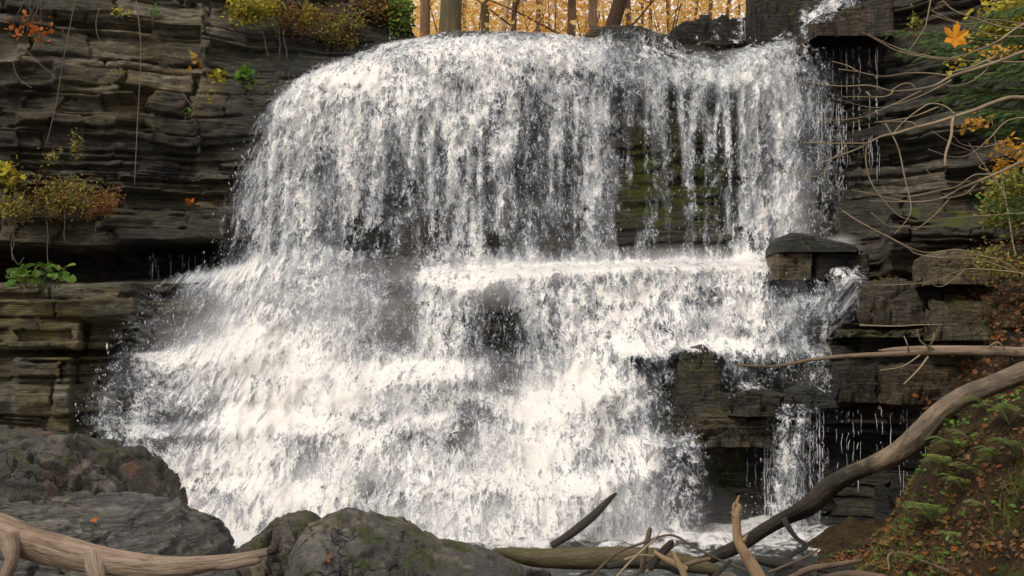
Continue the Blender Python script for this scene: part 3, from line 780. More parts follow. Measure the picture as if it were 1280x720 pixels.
# flying drops and torn threads of water, one object nobody could count
def drops(n, seed):
    r = np.random.default_rng(seed)
    px = r.uniform(85, 1060, n * 4); py = r.uniform(45, 700, n * 4)
    d = dens(px, py)
    edge = np.interp(py, LO_Y, LO_X)
    w = np.clip(d - .18, 0, 1) * (1 - d) * 3.2
    w = w * sstep(-22, 10, px - edge)
    ok = r.uniform(0, 1, n * 4) < w
    px, py = px[ok][:n], py[ok][:n]
    m = len(px)
    zc = CZ + (HZ - py) / F * 15
    y = base_Y(px, zc)
    for _ in range(6):
        zc = CZ + (HZ - py) / F * y
        y = np.minimum(base_Y(px, zc), base_Y(px, zc + .35)) * .5 + y * .5
    y = y - r.uniform(.05, .75, m) ** 1.0
    C = np.stack([(px - 640) / F * y, y, CZ + (HZ - py) / F * y], 1)
    rad = r.gamma(2.0, .0014, m) + .002
    L = rad * r.uniform(1.2, 5.0, m)
    ang = r.normal(0, .25, m)
    dirv = np.stack([np.sin(ang), np.zeros(m), np.cos(ang)], 1)
    sx = np.stack([np.cos(ang), np.zeros(m), -np.sin(ang)], 1)
    sy = np.array([[0, 1.0, 0]])
    vs = [C + dirv * L[:, None], C - dirv * L[:, None], C + sx * rad[:, None], C - sx * rad[:, None], C + sy * rad[:, None], C - sy * rad[:, None]]
    V = np.stack(vs, 1).reshape(-1, 3)
    f = np.array([[0, 2, 5], [0, 5, 3], [0, 3, 4], [0, 4, 2], [1, 5, 2], [1, 3, 5], [1, 4, 3], [1, 2, 4]])
    Fc = (f[None] + (np.arange(m) * 6)[:, None, None]).reshape(-1, 3)
    return V, Fc
mdrop, nt, out = new_mat('water_drops'); b = NB(nt)
s_ = b.bsdf((0.66, 0.68, 0.71), 0.3, None, 0.5); b.l(s_.outputs[0], out.inputs[0])
V, Fc = drops(6500, 5)
o = mesh_np('spray', V, Fc, mdrop, smooth=True)
tag(o, kind='stuff', label='white drops and torn threads of water flying off the waterfall', cat='spray')

# thin trickles off the ledges at the right: one object
def trickles(name, spec, seed):
    r = np.random.default_rng(seed); mb = MB()
    for (pa, pb, pt, pbm, n, rr) in spec:
        for k in range(n):
            rr = rr0 = (rr if k == 0 else rr00) ; rr00 = rr0 if k == 0 else rr00; rr = rr00 * r.uniform(.25, .75)
            px = r.uniform(pa, pb); p0 = pt + r.uniform(-2, 6); p1 = p0 + (pbm - p0) * r.uniform(.25, 1)
            Y0 = rockY(px, pt + 4)
            Y0 = min(Y0, rockY(px, pt - 4)) - .12
            yy = p0
            while yy < p1:
                ln = r.uniform(2, 9) if r.uniform() < .6 else r.uniform(8, 30)
                q = np.array([A(px + r.normal(0, .7), yy + t * ln, Y0 - .02) for t in (0, .5, 1)])
                mb.tube(q, [rr * .4, rr * r.uniform(.5, 1.3), rr * .3], 5, 2)
                yy += ln + r.exponential(9)
    return mb.build(name, mdrop)
o = trickles('water_trickles', [(1004, 1100, 60, 240, 30, .008), (1010, 1055, 130, 310, 26, .007), (1030, 1170, 512, 640, 22, .006),
      (955, 1035, 508, 690, 46, .010), (870, 950, 552, 680, 16, .007), (180, 260, 315, 352, 16, .006), (1040, 1100, 170, 215, 16, .006), (885, 900, 30, 52, 12, .008), (918, 935, 22, 50, 12, .008)], 3)
tag(o, kind='stuff', label='thin broken threads of water dripping off the right hand ledges', cat='trickles')

# pool and stream
def pool():
    nx, ny = 260, 120
    x = np.linspace(-9, 8, nx); y = np.linspace(8.0, 14, ny)
    Xg, Yg = np.meshgrid(x, y)
    near = sstep(11.0, 12.6, Yg)
    Zg = 0.50 + .05 * (fbm(Xg * 3, Yg * 4, 0, 60, 4) - .5) + near * .45 * (fbm(Xg * 1.6, Yg * 1.6, 0, 62, 4) - .35)
    cov = np.clip(.05 + .60 * near + .5 * (fbm(Xg * 1.3, Yg * 1.3, 0, 61, 3) - .5), 0, 1)
    V = np.stack([Xg, Yg, Zg], -1).reshape(-1, 3)
    m, nt, out = new_mat('pool_water'); b = NB(nt)
    p = b.pos()
    n = b.noise(p, 6, 6, .7, .6)
    c = b.attr('cov')
    f = b.mapr(b.math('ADD', n, b.math('MULTIPLY', c, .5)), .62, .86)
    col = b.mix(f, (0.03, 0.038, 0.036), (0.78, 0.78, 0.79))
    s = b.bsdf(col, b.mapr(f, 0, 1, .08, .5), b.bump(b.noise(p, 14, 5, .7), .7, .06), .5)
    b.l(s.outputs[0], out.inputs[0])
    o = mesh_np('water', V, grid_faces(ny, nx), m, attrs={'cov': cov})
    tag(o, kind='structure')
pool()

# ------------------------------------------------------------------ terrain
def terrain(name, x0, x1, y0, y1, nx, ny, fn, mat):
    x = np.linspace(x0, x1, nx); y = np.linspace(y0, y1, ny)
    Xg, Yg = np.meshgrid(x, y)
    V = np.stack([Xg, Yg, fn(Xg, Yg)], -1).reshape(-1, 3)
    o = mesh_np(name, V, grid_faces(ny, nx), mat, smooth=True)
    return tag(o, kind='structure')

def bed_z(x, y):
    z = .74 - 0.5 * sstep(8.8, 10.6, y) + .12 * (fbm(x * 1.2, y * 1.2, 0, 90, 4) - .5) + .1 * (fbm(x * 5, y * 5, 0, 91, 3) - .5)
    z = z - 0.5 * sstep(2, 6, 6 - y) * 0
    z = z + 1.2 * sstep(-5.0, -11, x) + 1.5 * sstep(7, 12, x)
    return z
terrain('ground', -60, 60, -30, 16.5, 700, 420, bed_z, M['bed'])

BX = [2.1, 2.68, 2.98, 3.18, 3.36, 3.52, 3.72, 4.1, 5.0, 7.0, 12.0]
BZ = [0.3, 0.62, 0.98, 1.22, 1.45, 1.86, 2.16, 2.40, 2.95, 4.0, 5.5]
def bank_z(x, y):
    xs = x + .22 * (fbm(y * .9, x * .5, 0, 95, 3) - .5) + .10 * (y - 8.4) * (y < 8.4)
    z = np.interp(xs, BX, BZ)
    drop = sstep(8.7, 10.6, y)
    z = z * (1 - drop) + (0.2 + .22 * z) * drop
    z = z + .34 * (fbm(x * 2.0, y * 2.0, 0, 96, 4) - .5) + .13 * (fbm(x * 7, y * 7, 0, 97, 4) - .5)
    return z
terrain('bank', 1.5, 12, 2.0, 12.5, 420, 420, bank_z, M['bank'])

def plat_z(x, y):
    chan = np.exp(-((x - 1.0) / 3.2) ** 2)
    z = 8.4 - 1.0 * chan * (1 - sstep(30, 45, y)) + .5 * (fbm(x * .3, y * .3, 0, 98, 4) - .5) + 7 * sstep(42, 90, y) + 1.2 * sstep(4, 14, np.abs(x - 1)) * sstep(17, 24, y)
    return z - 1.4 * (1 - sstep(17.6, 19.5, y))
terrain('forest_floor', -60, 60, 17.8, 110, 260, 200, plat_z, M['floor'])

# ------------------------------------------------------------------ leaves
SHAPES = {
 'oval': (np.array([[0, 0, 0], [.30, .35, .06], [.22, .75, .02], [0, 1, -.10], [-.22, .75, .02], [-.30, .35, .06], [0, .5, -.02]]),
          np.array([[0, 1, 6], [1, 2, 6], [2, 3, 6], [3, 4, 6], [4, 5, 6], [5, 0, 6]])),
 'dia': (np.array([[0, 0, 0], [.32, .5, .08], [0, 1, -.08], [-.32, .5, .08]]), np.array([[0, 1, 2], [0, 2, 3]])),
 'blade': (np.array([[-.03, 0, 0], [.03, 0, 0], [.022, .55, .06], [-.022, .55, .06], [0, 1, .25]]), np.array([[0, 1, 2], [0, 2, 3], [3, 2, 4]])),
 'needle': (np.array([[-.07, 0, 0], [.07, 0, 0], [.06, .6, -.04], [0, 1, -.12], [-.06, .6, -.04]]), np.array([[0, 1, 2], [0, 2, 4], [4, 2, 3]])),
}
def _maple():
    ang_r = [(-90, .12), (-62, .42), (-38, .52), (-20, .84), (-8, .66), (4, .64), (14, .48), (24, .84), (38, 1.10), (46, .88), (53, .82), (62, .46), (72, .62), (77, .94), (84, .92), (90, 1.2)]
    pts = [(math.radians(a), r) for a, r in ang_r]
    full = pts + [(math.pi - a, r) for a, r in reversed(pts[1:-1])]
    V = [[0, .35, 0]] + [[r * math.cos(a) * .55, .35 + r * math.sin(a) * .55, .10 * r * abs(math.cos(a * 2.5))] for a, r in full]
    n = len(full)
    Fc = [[0, 1 + i, 1 + (i + 1) % n] for i in range(n)]
    V[1][1] = 0.02
    return np.array(V), np.array(Fc)
SHAPES['maple'] = _maple()
def _round():
    n = 12; V = [[0, .45, -.05]]
    for i in range(n):
        a = 2 * math.pi * i / n + math.pi / 2
        r = .5 * (1 + .10 * math.cos(5 * (a - math.pi / 2)))
        if i == n // 2: r = .22
        V.append([r * math.cos(a) * 1.05, .5 + r * math.sin(a), .07 * math.cos(2 * a)])
    return np.array(V), np.array([[0, 1 + i, 1 + (i + 1) % n] for i in range(n)])
SHAPES['round'] = _round()

def leaves(P, D, N, size, shape):
    """P points, D growth direction, N normal, size per leaf -> V, F, rnd"""
    V0, F0 = SHAPES[shape]
    D = D / (np.linalg.norm(D, axis=1)[:, None] + 1e-9)
    S = np.cross(D, N); S /= np.linalg.norm(S, axis=1)[:, None] + 1e-9
    N2 = np.cross(S, D)
    size = np.broadcast_to(size, (len(P),))
    V = P[:, None] + size[:, None, None] * (V0[None, :, 0:1] * S[:, None] + V0[None, :, 1:2] * D[:, None] + V0[None, :, 2:3] * N2[:, None])
    Fc = F0[None] + (np.arange(len(P)) * len(V0))[:, None, None]
    return V.reshape(-1, 3), Fc.reshape(-1, 3), len(V0)

def leaf_obj(name, P, size, shape, mat, parent=None, rng=None, up=0.4, droop=0.0, D=None, rnd=None):
    r = rng or RNG; n = len(P)
    if D is None:
        D = r.normal(0, 1, (n, 3)); D[:, 2] = D[:, 2] * .5 - droop
    N = r.normal(0, .6, (n, 3)); N[:, 2] += up; N[:, 1] -= .5
    V, Fc, k = leaves(P, D, N, size, shape)
    rr = np.repeat(r.uniform(0, 1, n) if rnd is None else rnd, k)
    return mesh_np(name, V, Fc, mat, parent, attrs={'rnd': rr}, smooth=False)

def clump_points(c, rad, n, rng, clumps=9, tight=.42):
    """points gathered in uneven clumps inside an ellipsoid"""
    c = np.asarray(c, float); rad = np.asarray(rad, float)
    d = rng.normal(0, 1, (clumps, 3)); d /= np.linalg.norm(d, axis=1)[:, None]
    cc = c + d * rad * rng.uniform(.25, .95, (clumps, 1))
    k = rng.integers(0, clumps, n)
    sz = rng.uniform(.5, 1.2, clumps)
    q = rng.normal(0, 1, (n, 3)) * rad * tight * sz[k][:, None]
    return cc[k] + q, cc

# ------------------------------------------------------------------ trees beyond the fall
def tree(name, label, px, wpx, Y, lean=0.0, mat='bark', crown='autumn', h=15, cn=2600, crown_z=(.62, .33), leaf=.17, group=None, seed=0, branches=7):
    r = np.random.default_rng(1000 + seed)
    base = A(px, 45, Y); gz = float(plat_z(np.array([base[0]]), np.array([Y]))[0]) - .15
    mz = base[2] - gz                                    # height where the photo shows px
    bx = base[0] - lean * mz
    root = empty(name, (bx, Y, gz), label, 'tree', group)
    rad = wpx / F * Y / 2
    k = 9; mb = MB(); pts = []; rr = []
    for i in range(k):
        t = i / (k - 1); zt = t * h
        wob = (.10 * math.sin(t * 7 + seed) + .06 * math.sin(t * 15 + seed * 2)) * (t * 1.2)
        pts.append([bx + lean * min(zt, 6) + lean * .4 * max(zt - 6, 0) + wob, Y + wob * .7, gz + zt])
        rr.append(rad * (1.35 if i == 0 else 1) * (1 - .82 * t))
    mb.tube(pts, rr, 14, 6, .10, seed)
    mb.build('trunk', M[mat], root)
    pts = np.array(pts)
    tips = []
    for i in range(branches):
        mb = MB()
        t = r.uniform(.12, .92); zt = t * h
        j = t * (k - 1); a = int(j); p = pts[a] * (1 - j + a) + pts[min(a + 1, k - 1)] * (j - a)
        az = r.uniform(0, 2 * math.pi); L = h * r.uniform(.12, .26) * (1.2 - t * .6)
        e = p + np.array([math.cos(az), math.sin(az), r.uniform(.05, .6)]) * L
        m1 = (p + e) / 2 + r.normal(0, .12, 3) * L * .4
        r0 = max(rad * (1 - .8 * t) * .35, .012)
        C = catmull([p, m1, e], 4)
        mb.tube([p, m1, e], [r0, r0 * .6, r0 * .15], 6, 4)
        tips.append(e); tips.append(m1)
        for q in range(3):
            s0 = C[r.integers(3, 8)]
            e2 = s0 + np.array([r.normal(), r.normal(), r.uniform(-.2, .8)]) * L * .3
            mb.tube([s0, (s0 + e2) / 2 + r.normal(0, .03, 3), e2], [r0 * .35, r0 * .25, .004], 4, 3)
            tips.append(e2)
        mb.build('limb', M[mat], root)
    if crown:
        tips = np.array(tips); n = cn
        P = tips[r.integers(0, len(tips), n)] + r.normal(0, .055 * h, (n, 3)) * np.array([1, 1, .7])
        c2 = np.array([pts[-1][0], Y, gz + h * crown_z[0]])
        Q, _ = clump_points(c2, [h * .2, h * .2, h * crown_z[1]], n, r, 14, .3)
        P = np.vstack([P, Q])
        leaf_obj('crown', P, leaf * r.uniform(.6, 1.3, len(P)), 'dia', M[crown], root, r)
    return root

NT = [ # px, width, Y, lean, bark, label
 (530, 15, 25, .01, 'bark', 'slim brown tree trunk beside the green leafy rock, leftmost above the falls'),
 (562, 30, 21.5, .06, 'barkgreen', 'thickest greenish trunk standing behind the left half of the waterfall lip'),
 (606, 13, 26, 0.0, 'barkgreen', 'straight dark trunk standing alone right of the thickest greenish trunk'),
 (629, 8, 28, .16, 'barkpale', 'thin pale leaning trunk, the whitest one above the waterfall lip'),
 (643, 9, 27, .02, 'bark', 'slim upright brown trunk just right of the pale leaning one'),
 (671, 9, 33, 0, 'bark', 'faint slim trunk far back between the two brown upright trunks'),
 (713, 13, 26, .01, 'bark', 'upright light brown trunk left of the mossy rock on the waterfall lip'),
 (741, 14, 24, .0, 'bark', 'upright brown trunk directly behind the dark leaning trunk'),
 (762, 20, 20.5, .30, 'barkdark', 'dark reddish trunk leaning right from the mossy rock on the lip'),
 (787, 10, 30, -.02, 'bark', 'hazy brown trunk just right of the dark leaning trunk'),
 (869, 5, 34, .10, 'bark', 'thin sapling trunk leaning right, above the low black lip rocks'),
 (905, 6, 31, .10, 'bark', 'thin trunk nearest the tall black block, above the right lip'),
 (580, 5, 36, .03, 'bark', 'very thin trunk just right of the thickest greenish trunk'),
 (694, 6, 38, -.02, 'barkpale', 'very thin pale trunk left of the light brown upright one'),
 (815, 5, 37, .04, 'bark', 'very thin trunk above the right half of the lip step'),
 (838, 5, 35, -.05, 'bark', 'thin trunk leaning left above the right end of the lip step'),
 (888, 6, 30, .05, 'bark', 'thin upright trunk between two thinner ones above the right lip rocks'),
]
for i, (px, w, Y, lean, mt, lab) in enumerate(NT):
    tree('tree', lab, px, w, Y, lean, mt, 'autumn' if i % 2 else 'autumn2', h=14 + (i * 37 % 7), cn=900, seed=i, group='trees above the waterfall lip', leaf=.15)
rr_ = np.random.default_rng(40)
k = 0
for px in range(380, 1010, 42):
    Y = 38 + (k * 7 % 5) * 4.5
    tree('background_tree', 'hazy autumn tree far back in the wood above the falls', px + rr_.uniform(-12, 12), rr_.uniform(4, 8), Y, rr_.uniform(-.05, .08), 'bark',
         'glow' if k % 4 else 'autumn', h=17 + rr_.uniform(0, 6), cn=1200, crown_z=(.52, .34), leaf=.26, group='far autumn trees above the falls', seed=60 + k, branches=6)
    k += 1
for j, (px, Y) in enumerate([(590, 30), (690, 33), (820, 29), (770, 34), (865, 36)]):
    r = np.random.default_rng(300 + j)
    c = A(px, 30, Y); gz = float(plat_z(np.array([c[0]]), np.array([Y]))[0]) - .1
    lab = ['golden understorey sapling filling the gap beside the thickest trunk', 'orange sapling between the slim upright trunks above the lip centre',
           'yellow and orange sapling with fine bare twigs right of the lip step', 'amber sapling behind the dark leaning trunk', 'amber sapling behind the thin trunks at the right end of the lip'][j]
    t = empty('sapling', (c[0], Y, gz), lab, 'sapling', 'autumn saplings above the falls')
    mb = MB(); tips = []
    for q in range(16):
        e = np.array([c[0] + r.normal(0, 1.2), Y + r.normal(0, .8), c[2] + r.normal(0, .9)])
        m1 = np.array([c[0], Y, gz]) * .45 + e * .55 + np.array([0, 0, .5])
        mb.tube([[c[0], Y, gz], m1, e, e + np.array([r.normal(0, .7), 0, r.uniform(.2, 1)])], [.04, .025, .012, .004], 5, 5)
        tips += [e, m1, e]
    mb.build('stems', M['bark'], t)
    tips = np.array(tips)
    n = 900
    P = tips[r.integers(0, len(tips), n)] + r.normal(0, .45, (n, 3)) * np.array([1.2, 1, .8])
    leaf_obj('foliage', P, .11 * r.uniform(.6, 1.4, n), 'dia', M['autumn2' if j % 2 == 0 else 'autumn'], t, r)

# ------------------------------------------------------------------ boulders
def boulder(name, label, cat, H, Yc, hy, zb, mat, seed=0, tilt=0.0, e1=.55, e2=.55, rough=.05, sides=170, cuts=5, group=None, nx=240, facet=.10, bed=0.0):
    """H: skyline [(px, py)] seen at distance Yc; hy half depth; zb base height; tilt lowers the front edge"""
    r = np.random.default_rng(seed)
    H = np.array(H, float)
    hx = (H[:, 0] - 640) / F * Yc; hz = CZ + (HZ - H[:, 1]) / F * Yc
    x = np.linspace(hx[0], hx[-1], nx)
    top = np.interp(x, hx, hz)
    w = (x - x[0]) / (x[-1] - x[0])
    endt = np.minimum(1, np.minimum(w, 1 - w) / .10); endt = np.sqrt(1 - (1 - endt) ** 2) * .9 + .1
    a = np.linspace(0, np.pi, sides)
    ca = np.sign(np.cos(a)) * np.abs(np.cos(a)) ** e1; sa = np.sin(a) ** e2
    Yv = Yc - ca[:, None] * hy * endt[None]
    Zv = zb + (top[None] - zb) * sa[:, None]
    Zv = Zv - tilt * np.clip(ca, 0, 1)[:, None] * sa[:, None]
    Xv = np.repeat(x[None], sides, 0)
    P = np.stack([Xv, Yv, Zv], -1)
    # broken planes
    C = P.mean((0, 1))
    Nn = P - np.array([C[0], Yc, zb]); Nn[..., 0] *= .3; Nn /= np.linalg.norm(Nn, axis=-1)[..., None] + 1e-6
    q = fbm(Xv * 1.3, Yv * 1.3, Zv * 1.3, seed, 3)
    st = np.floor(q * 9) / 9; fr = q * 9 - np.floor(q * 9)
    terr = st + (sstep(.65, 1, fr)) / 9
    d = facet * 2.2 * (terr - .5) + rough * 2 * (fbm(Xv * 3, Yv * 3, Zv * 5, seed + 2, 4) - .5) + rough * .8 * (fbm(Xv * 11, Yv * 11, Zv * 16, seed + 4, 3) - .5)
    rg = 1 - np.abs(2 * fbm(Xv * 2.2, Yv * 2.2, Zv * 3.0, seed + 6, 4) - 1)
    d = d - rough * 1.5 * sstep(.90, .99, rg) + rough * .5 * (np.abs(2 * fbm(Xv * 16, Yv * 16, Zv * 22, seed + 7, 3) - 1))
    if bed:
        zl = Zv / .075 + 2.2 * fbm(Xv * .8, Yv * .8, Zv, seed + 8, 3); zi = np.floor(zl); fz = zl - zi
        d = d + bed * (_h(zi, np.floor(Xv * 1.7 + zi * .37), zi * 0, seed) - .5) * 2 - bed * .8 * (1 - sstep(0, .25, np.minimum(fz, 1 - fz)))
    keep = .35 + .65 * np.abs(ca)[:, None]
    P = P + Nn * d[..., None] * keep[..., None]
    V = P.reshape(-1, 3)
    Fc = grid_faces(sides, nx)[:, ::-1]
    # close the two ends
    n0 = len(V)
    V = np.vstack([V, [P[:, 0].mean(0), P[:, -1].mean(0)]])
    l = np.arange(sides - 1)
    f1 = np.stack([l * nx, (l + 1) * nx, np.full(sides - 1, n0)], 1)
    f2 = np.stack([l * nx + nx - 1, np.full(sides - 1, n0 + 1), (l + 1) * nx + nx - 1], 1)
    tri = np.vstack([Fc[:, [0, 1, 2]], Fc[:, [0, 2, 3]], f1, f2])
    o = mesh_np(name, V, tri, mat, smooth=True)
    tag(o, label, cat, group)
    return recentre(o)

boulder('boulder', 'dark grey boulder with orange rust stain and mossy top, behind the flat slab', 'boulder',
        [(-190, 600), (-120, 552), (-40, 548), (20, 547), (70, 546), (118, 548), (132, 560), (158, 563), (176, 580), (190, 605), (204, 632), (222, 690)], 9.6, 1.0, .5, M['boulder_dark'], 3, rough=.08, e1=.4, e2=.45, facet=.28)
boulder('flat_boulder', 'flat grey layered slab sloping down to the water behind the pale driftwood', 'boulder',
        [(-260, 640), (-80, 634), (10, 632), (60, 628), (130, 626), (180, 630), (206, 644), (232, 660), (248, 676), (266, 688), (280, 740)], 8.3, 1.15, .4, M['boulder_grey'], 8, tilt=.16, bed=.02, rough=.05, e1=.45, e2=.30, facet=.07)
boulder('boulder', 'broad grey boulder with green and yellow moss at bottom centre', 'boulder',
        [(366, 760), (380, 664), (392, 645), (410, 637), (430, 630), (455, 636), (475, 644), (500, 652), (520, 661), (542, 671), (570, 674), (596, 682), (625, 695), (650, 709), (664, 724), (690, 790)], 7.7, .95, .3, M['boulder_mid'], 14, rough=.055, e1=.75, e2=.6, facet=.16)
boulder('boulder', 'rounded low boulder with tan edge, left shoulder of the bottom centre rocks', 'boulder',
        [(262, 740), (290, 692), (318, 672), (336, 656), (352, 646), (372, 642), (386, 646), (400, 662), (420, 700), (440, 760)], 8.0, .7, .3, M['boulder_mid'], 19, rough=.075, e1=.6, e2=.5, facet=.13)
boulder('boulder', 'low dark rock below the driftwood in the bottom left corner', 'boulder',
        [(20, 760), (60, 716), (110, 708), (170, 703), (215, 708), (262, 714), (330, 760)], 6.4, .4, .3, M['boulder_grey'], 23, rough=.04)
boulder('boulder', 'mossy boulder with hanging leaves at the left end of the waterfall lip', 'boulder',
        [(425, 40), (436, 5), (452, -12), (480, -20), (500, -8), (508, 18), (517, 48), (524, 70)], 18.3, .5, 7.7, M['block_black'], 31, rough=.08)
boulder('lip_rock', 'small mossy brown rock on the lip at the foot of the dark leaning tree', 'rock',
        [(722, 62), (730, 45), (742, 37), (755, 36), (765, 44), (772, 60)], 17.6, .25, 7.7, M['loggreen'] if False else M['block_brown'], 33, rough=.03)
boulder('lip_rock', 'low black stepped rock on the lip left of the tall black block', 'rock',
        [(832, 64), (838, 46), (850, 38), (862, 36), (872, 28), (890, 24), (915, 20), (938, 18), (950, 62)], 17.9, .4, 7.6, M['block_black'], 35, bed=.05, rough=.07, e1=.3, e2=.3, facet=.15)
boulder('rock_block', 'tall square black rock block between the lip and the upper right cascade', 'rock',
        [(933, 60), (935, 4), (940, -14), (965, -18), (990, -16), (999, -4), (1002, 60)], 17.3, .4, 7.6, M['block_black'], 37, bed=.05, rough=.07, e1=.25, e2=.2, facet=.1)
boulder('rock_slab', 'dark flat slab with slanting top on the ledge right of the main curtain', 'rock',
        [(961, 319), (963, 306), (972, 297), (984, 292), (998, 293), (1018, 298), (1040, 303), (1056, 308), (1066, 320)], 14.75, .5, 4.16, M['slab_dark'], 41, rough=.010, e1=.9, e2=.45, facet=.03)
boulder('rock_block', 'squared greenish brown block under the left end of the dark slab', 'rock',
        [(962, 338), (964, 318), (985, 316), (1008, 315), (1010, 338)], 14.7, .35, 3.8, M['block_tan'], 43, bed=.02, rough=.035, e1=.25, e2=.2, facet=.05)
boulder('rock_block', 'long dark block beneath the right end of the dark slab', 'rock',
        [(1009, 338), (1012, 317), (1045, 316), (1076, 318), (1080, 336)], 14.75, .35, 3.8, M['block_black'], 45, bed=.02, rough=.035, e1=.25, e2=.2, facet=.05)
boulder('rock_block', 'brown square edged block jutting under the upper right cascade', 'rock',
        [(1001, 66), (1003, 33), (1030, 27), (1060, 18), (1100, 6), (1108, 40)], 16.3, .6, 7.52, M['block_brown'], 47, bed=.02, rough=.04, e1=.2, e2=.15, facet=.05)
boulder('outcrop', 'dark mossy rounded outcrop rising out of the white water right of centre', 'rock',
        [(826, 600), (836, 520), (844, 462), (850, 446), (860, 439), (876, 434), (886, 441), (893, 462), (899, 500), (906, 600)], 14.12, .42, 1.3, M['block_mossy'], 57, rough=.08, e1=.5, e2=.3, facet=.2, bed=.02)
boulder('outcrop', 'broad dark mossy ledge rock below the rounded outcrop, beside the right trickle', 'rock',
        [(860, 560), (868, 516), (882, 509), (910, 506), (938, 507), (954, 513), (964, 556)], 13.62, .4, CZ + (HZ - 556) / F * 13.6, M['block_mossy'], 58, rough=.08, e1=.4, e2=.3, facet=.2, bed=.05)
boulder('rock', 'small black wet rock below the thin bare trunk tip on the right ledge', 'rock',
        [(980, 506), (986, 484), (1000, 479), (1014, 482), (1030, 492), (1046, 505)], 13.5, .25, 2.1, M['slab_dark'], 51, rough=.03)
boulder('rock', 'tan blocky rock on the right slope under the arching twigs', 'rock',
        [(1148, 350), (1150, 322), (1165, 315), (1200, 312), (1228, 318), (1238, 332), (1240, 350)], 12.9, .4, 3.6, M['block_tan'], 53, rough=.03, e1=.35, e2=.3)
for i, (a, c, pt, pb, Y, lab) in enumerate([
    (1082, 1172, 354, 402, 13.5, 'mossy green block stacked under the small waterfall side channel'),
    (1168, 1240, 372, 420, 12.6, 'mossy brown block right of the green mossy block on the slope'),
    (1045, 1150, 408, 416, 13.3, 'thin flat ledge stone littered with leaves above the bare fallen trunk'),
    (1040, 1110, 452, 496, 13.4, 'dark square block just under the bare fallen trunk'),
    (905, 985, 492, 512, 13.5, 'flat wet stone step between the pillar rock and the right trickle'),
    (1100, 1180, 455, 498, 13.0, 'brown layered block below the bare trunk near the big log')]):
    boulder('rock_block', lab, 'rock', [(a, pb + 6), (a + 3, pt + 2), (a + (c - a) * .3, pt), (a + (c - a) * .7, pt + 1), (c - 3, pt + 3), (c, pb + 6)], Y, .35,
            CZ + (HZ - pb - 6) / F * Y, M['block_black'] if i in (3, 4) else M['block_brown'] if i == 5 else M['block_mossy'], 60 + i, rough=.09, e1=.5, e2=.42, facet=.24, nx=90, sides=70, bed=.035)
# stones along the water's edge at the bottom
SP = [(668, 712, 9.9, 60, 'pale wet stone tucked under the mossy horizontal log'), (742, 716, 9.6, 46, 'flat grey stone at the bottom edge below the mossy log'),
      (905, 716, 9.6, 40, 'small grey stone behind the upright broken stick'), (1000, 712, 9.5, 56, 'dark stone under the charred log at bottom right'), (1062, 706, 9.2, 44, 'brown stone where the bank meets the water')]
for i, (px, py, Y, w, lab) in enumerate(SP):
    boulder('stone', lab, 'stone', [(px - w / 2, py + 20), (px - w * .4, py + 3), (px - w * .1, py - 2), (px + w * .3, py), (px + w / 2, py + 20)], Y, .18, CZ + (HZ - py - 22) / F * Y, M['boulder_grey'] if i < 3 else M['block_black'], 80 + i, rough=.02, nx=40, sides=36)

# ------------------------------------------------------------------ logs
def wood(name, label, cat, paths, mat, sides=14, lump=.10, parent=None, group=None, seed=0):
    """paths: list of [(px,py,Y,width px)]"""
    mb = MB()
    for i, pth in enumerate(paths):
        P = np.array([A(a, b_, Y) for a, b_, Y, w in pth]); rad = np.array([w / F * Y / 2 for a, b_, Y, w in pth])
        mb.tube(P, rad, sides if i == 0 else 9, 7, lump, seed + i)
    o = mb.build(name, mat, parent)
    if parent is None:
        tag(o, label, cat, group); recentre(o)
    return o

t = empty('driftwood_log', A(80, 735, 5.5), 'pale bleached driftwood log with snapped stubs in the bottom left corner', 'log')
wood('trunk', None, None, [[(-120, 640, 5.5, 30), (-60, 646, 5.5, 32), (0, 660, 5.5, 36), (36, 677, 5.5, 41), (78, 691, 5.5, 42), (122, 700, 5.5, 35), (178, 707, 5.5, 31), (222, 708, 5.5, 25), (267, 704, 5.5, 19), (305, 697, 5.5, 13), (340, 688, 5.5, 9)],
     [(262, 706, 5.5, 14), (290, 706, 5.48, 12), (325, 701, 5.45, 7)]], M['drift'], 40, .17, t, seed=2)
wood('stub', None, None, [[(10, 672, 5.42, 26), (14, 690, 5.38, 20), (14, 703, 5.36, 16), (6, 724, 5.34, 16), (-2, 760, 5.3, 17)]], M['drift'], 16, .10, t, seed=7)
wood('stub', None, None, [[(118, 692, 5.48, 30), (121, 712, 5.44, 26), (124, 724, 5.42, 20), (126, 735, 5.42, 14)]], M['drift'], 14, .12, t, seed=9)
wood('snag_tip', None, None, [[(336, 690, 5.49, 9), (343, 687, 5.48, 10), (347, 678, 5.48, 5)], [(336, 694, 5.49, 7), (346, 696, 5.48, 4)]], M['logwet'], 10, .12, t, seed=12)

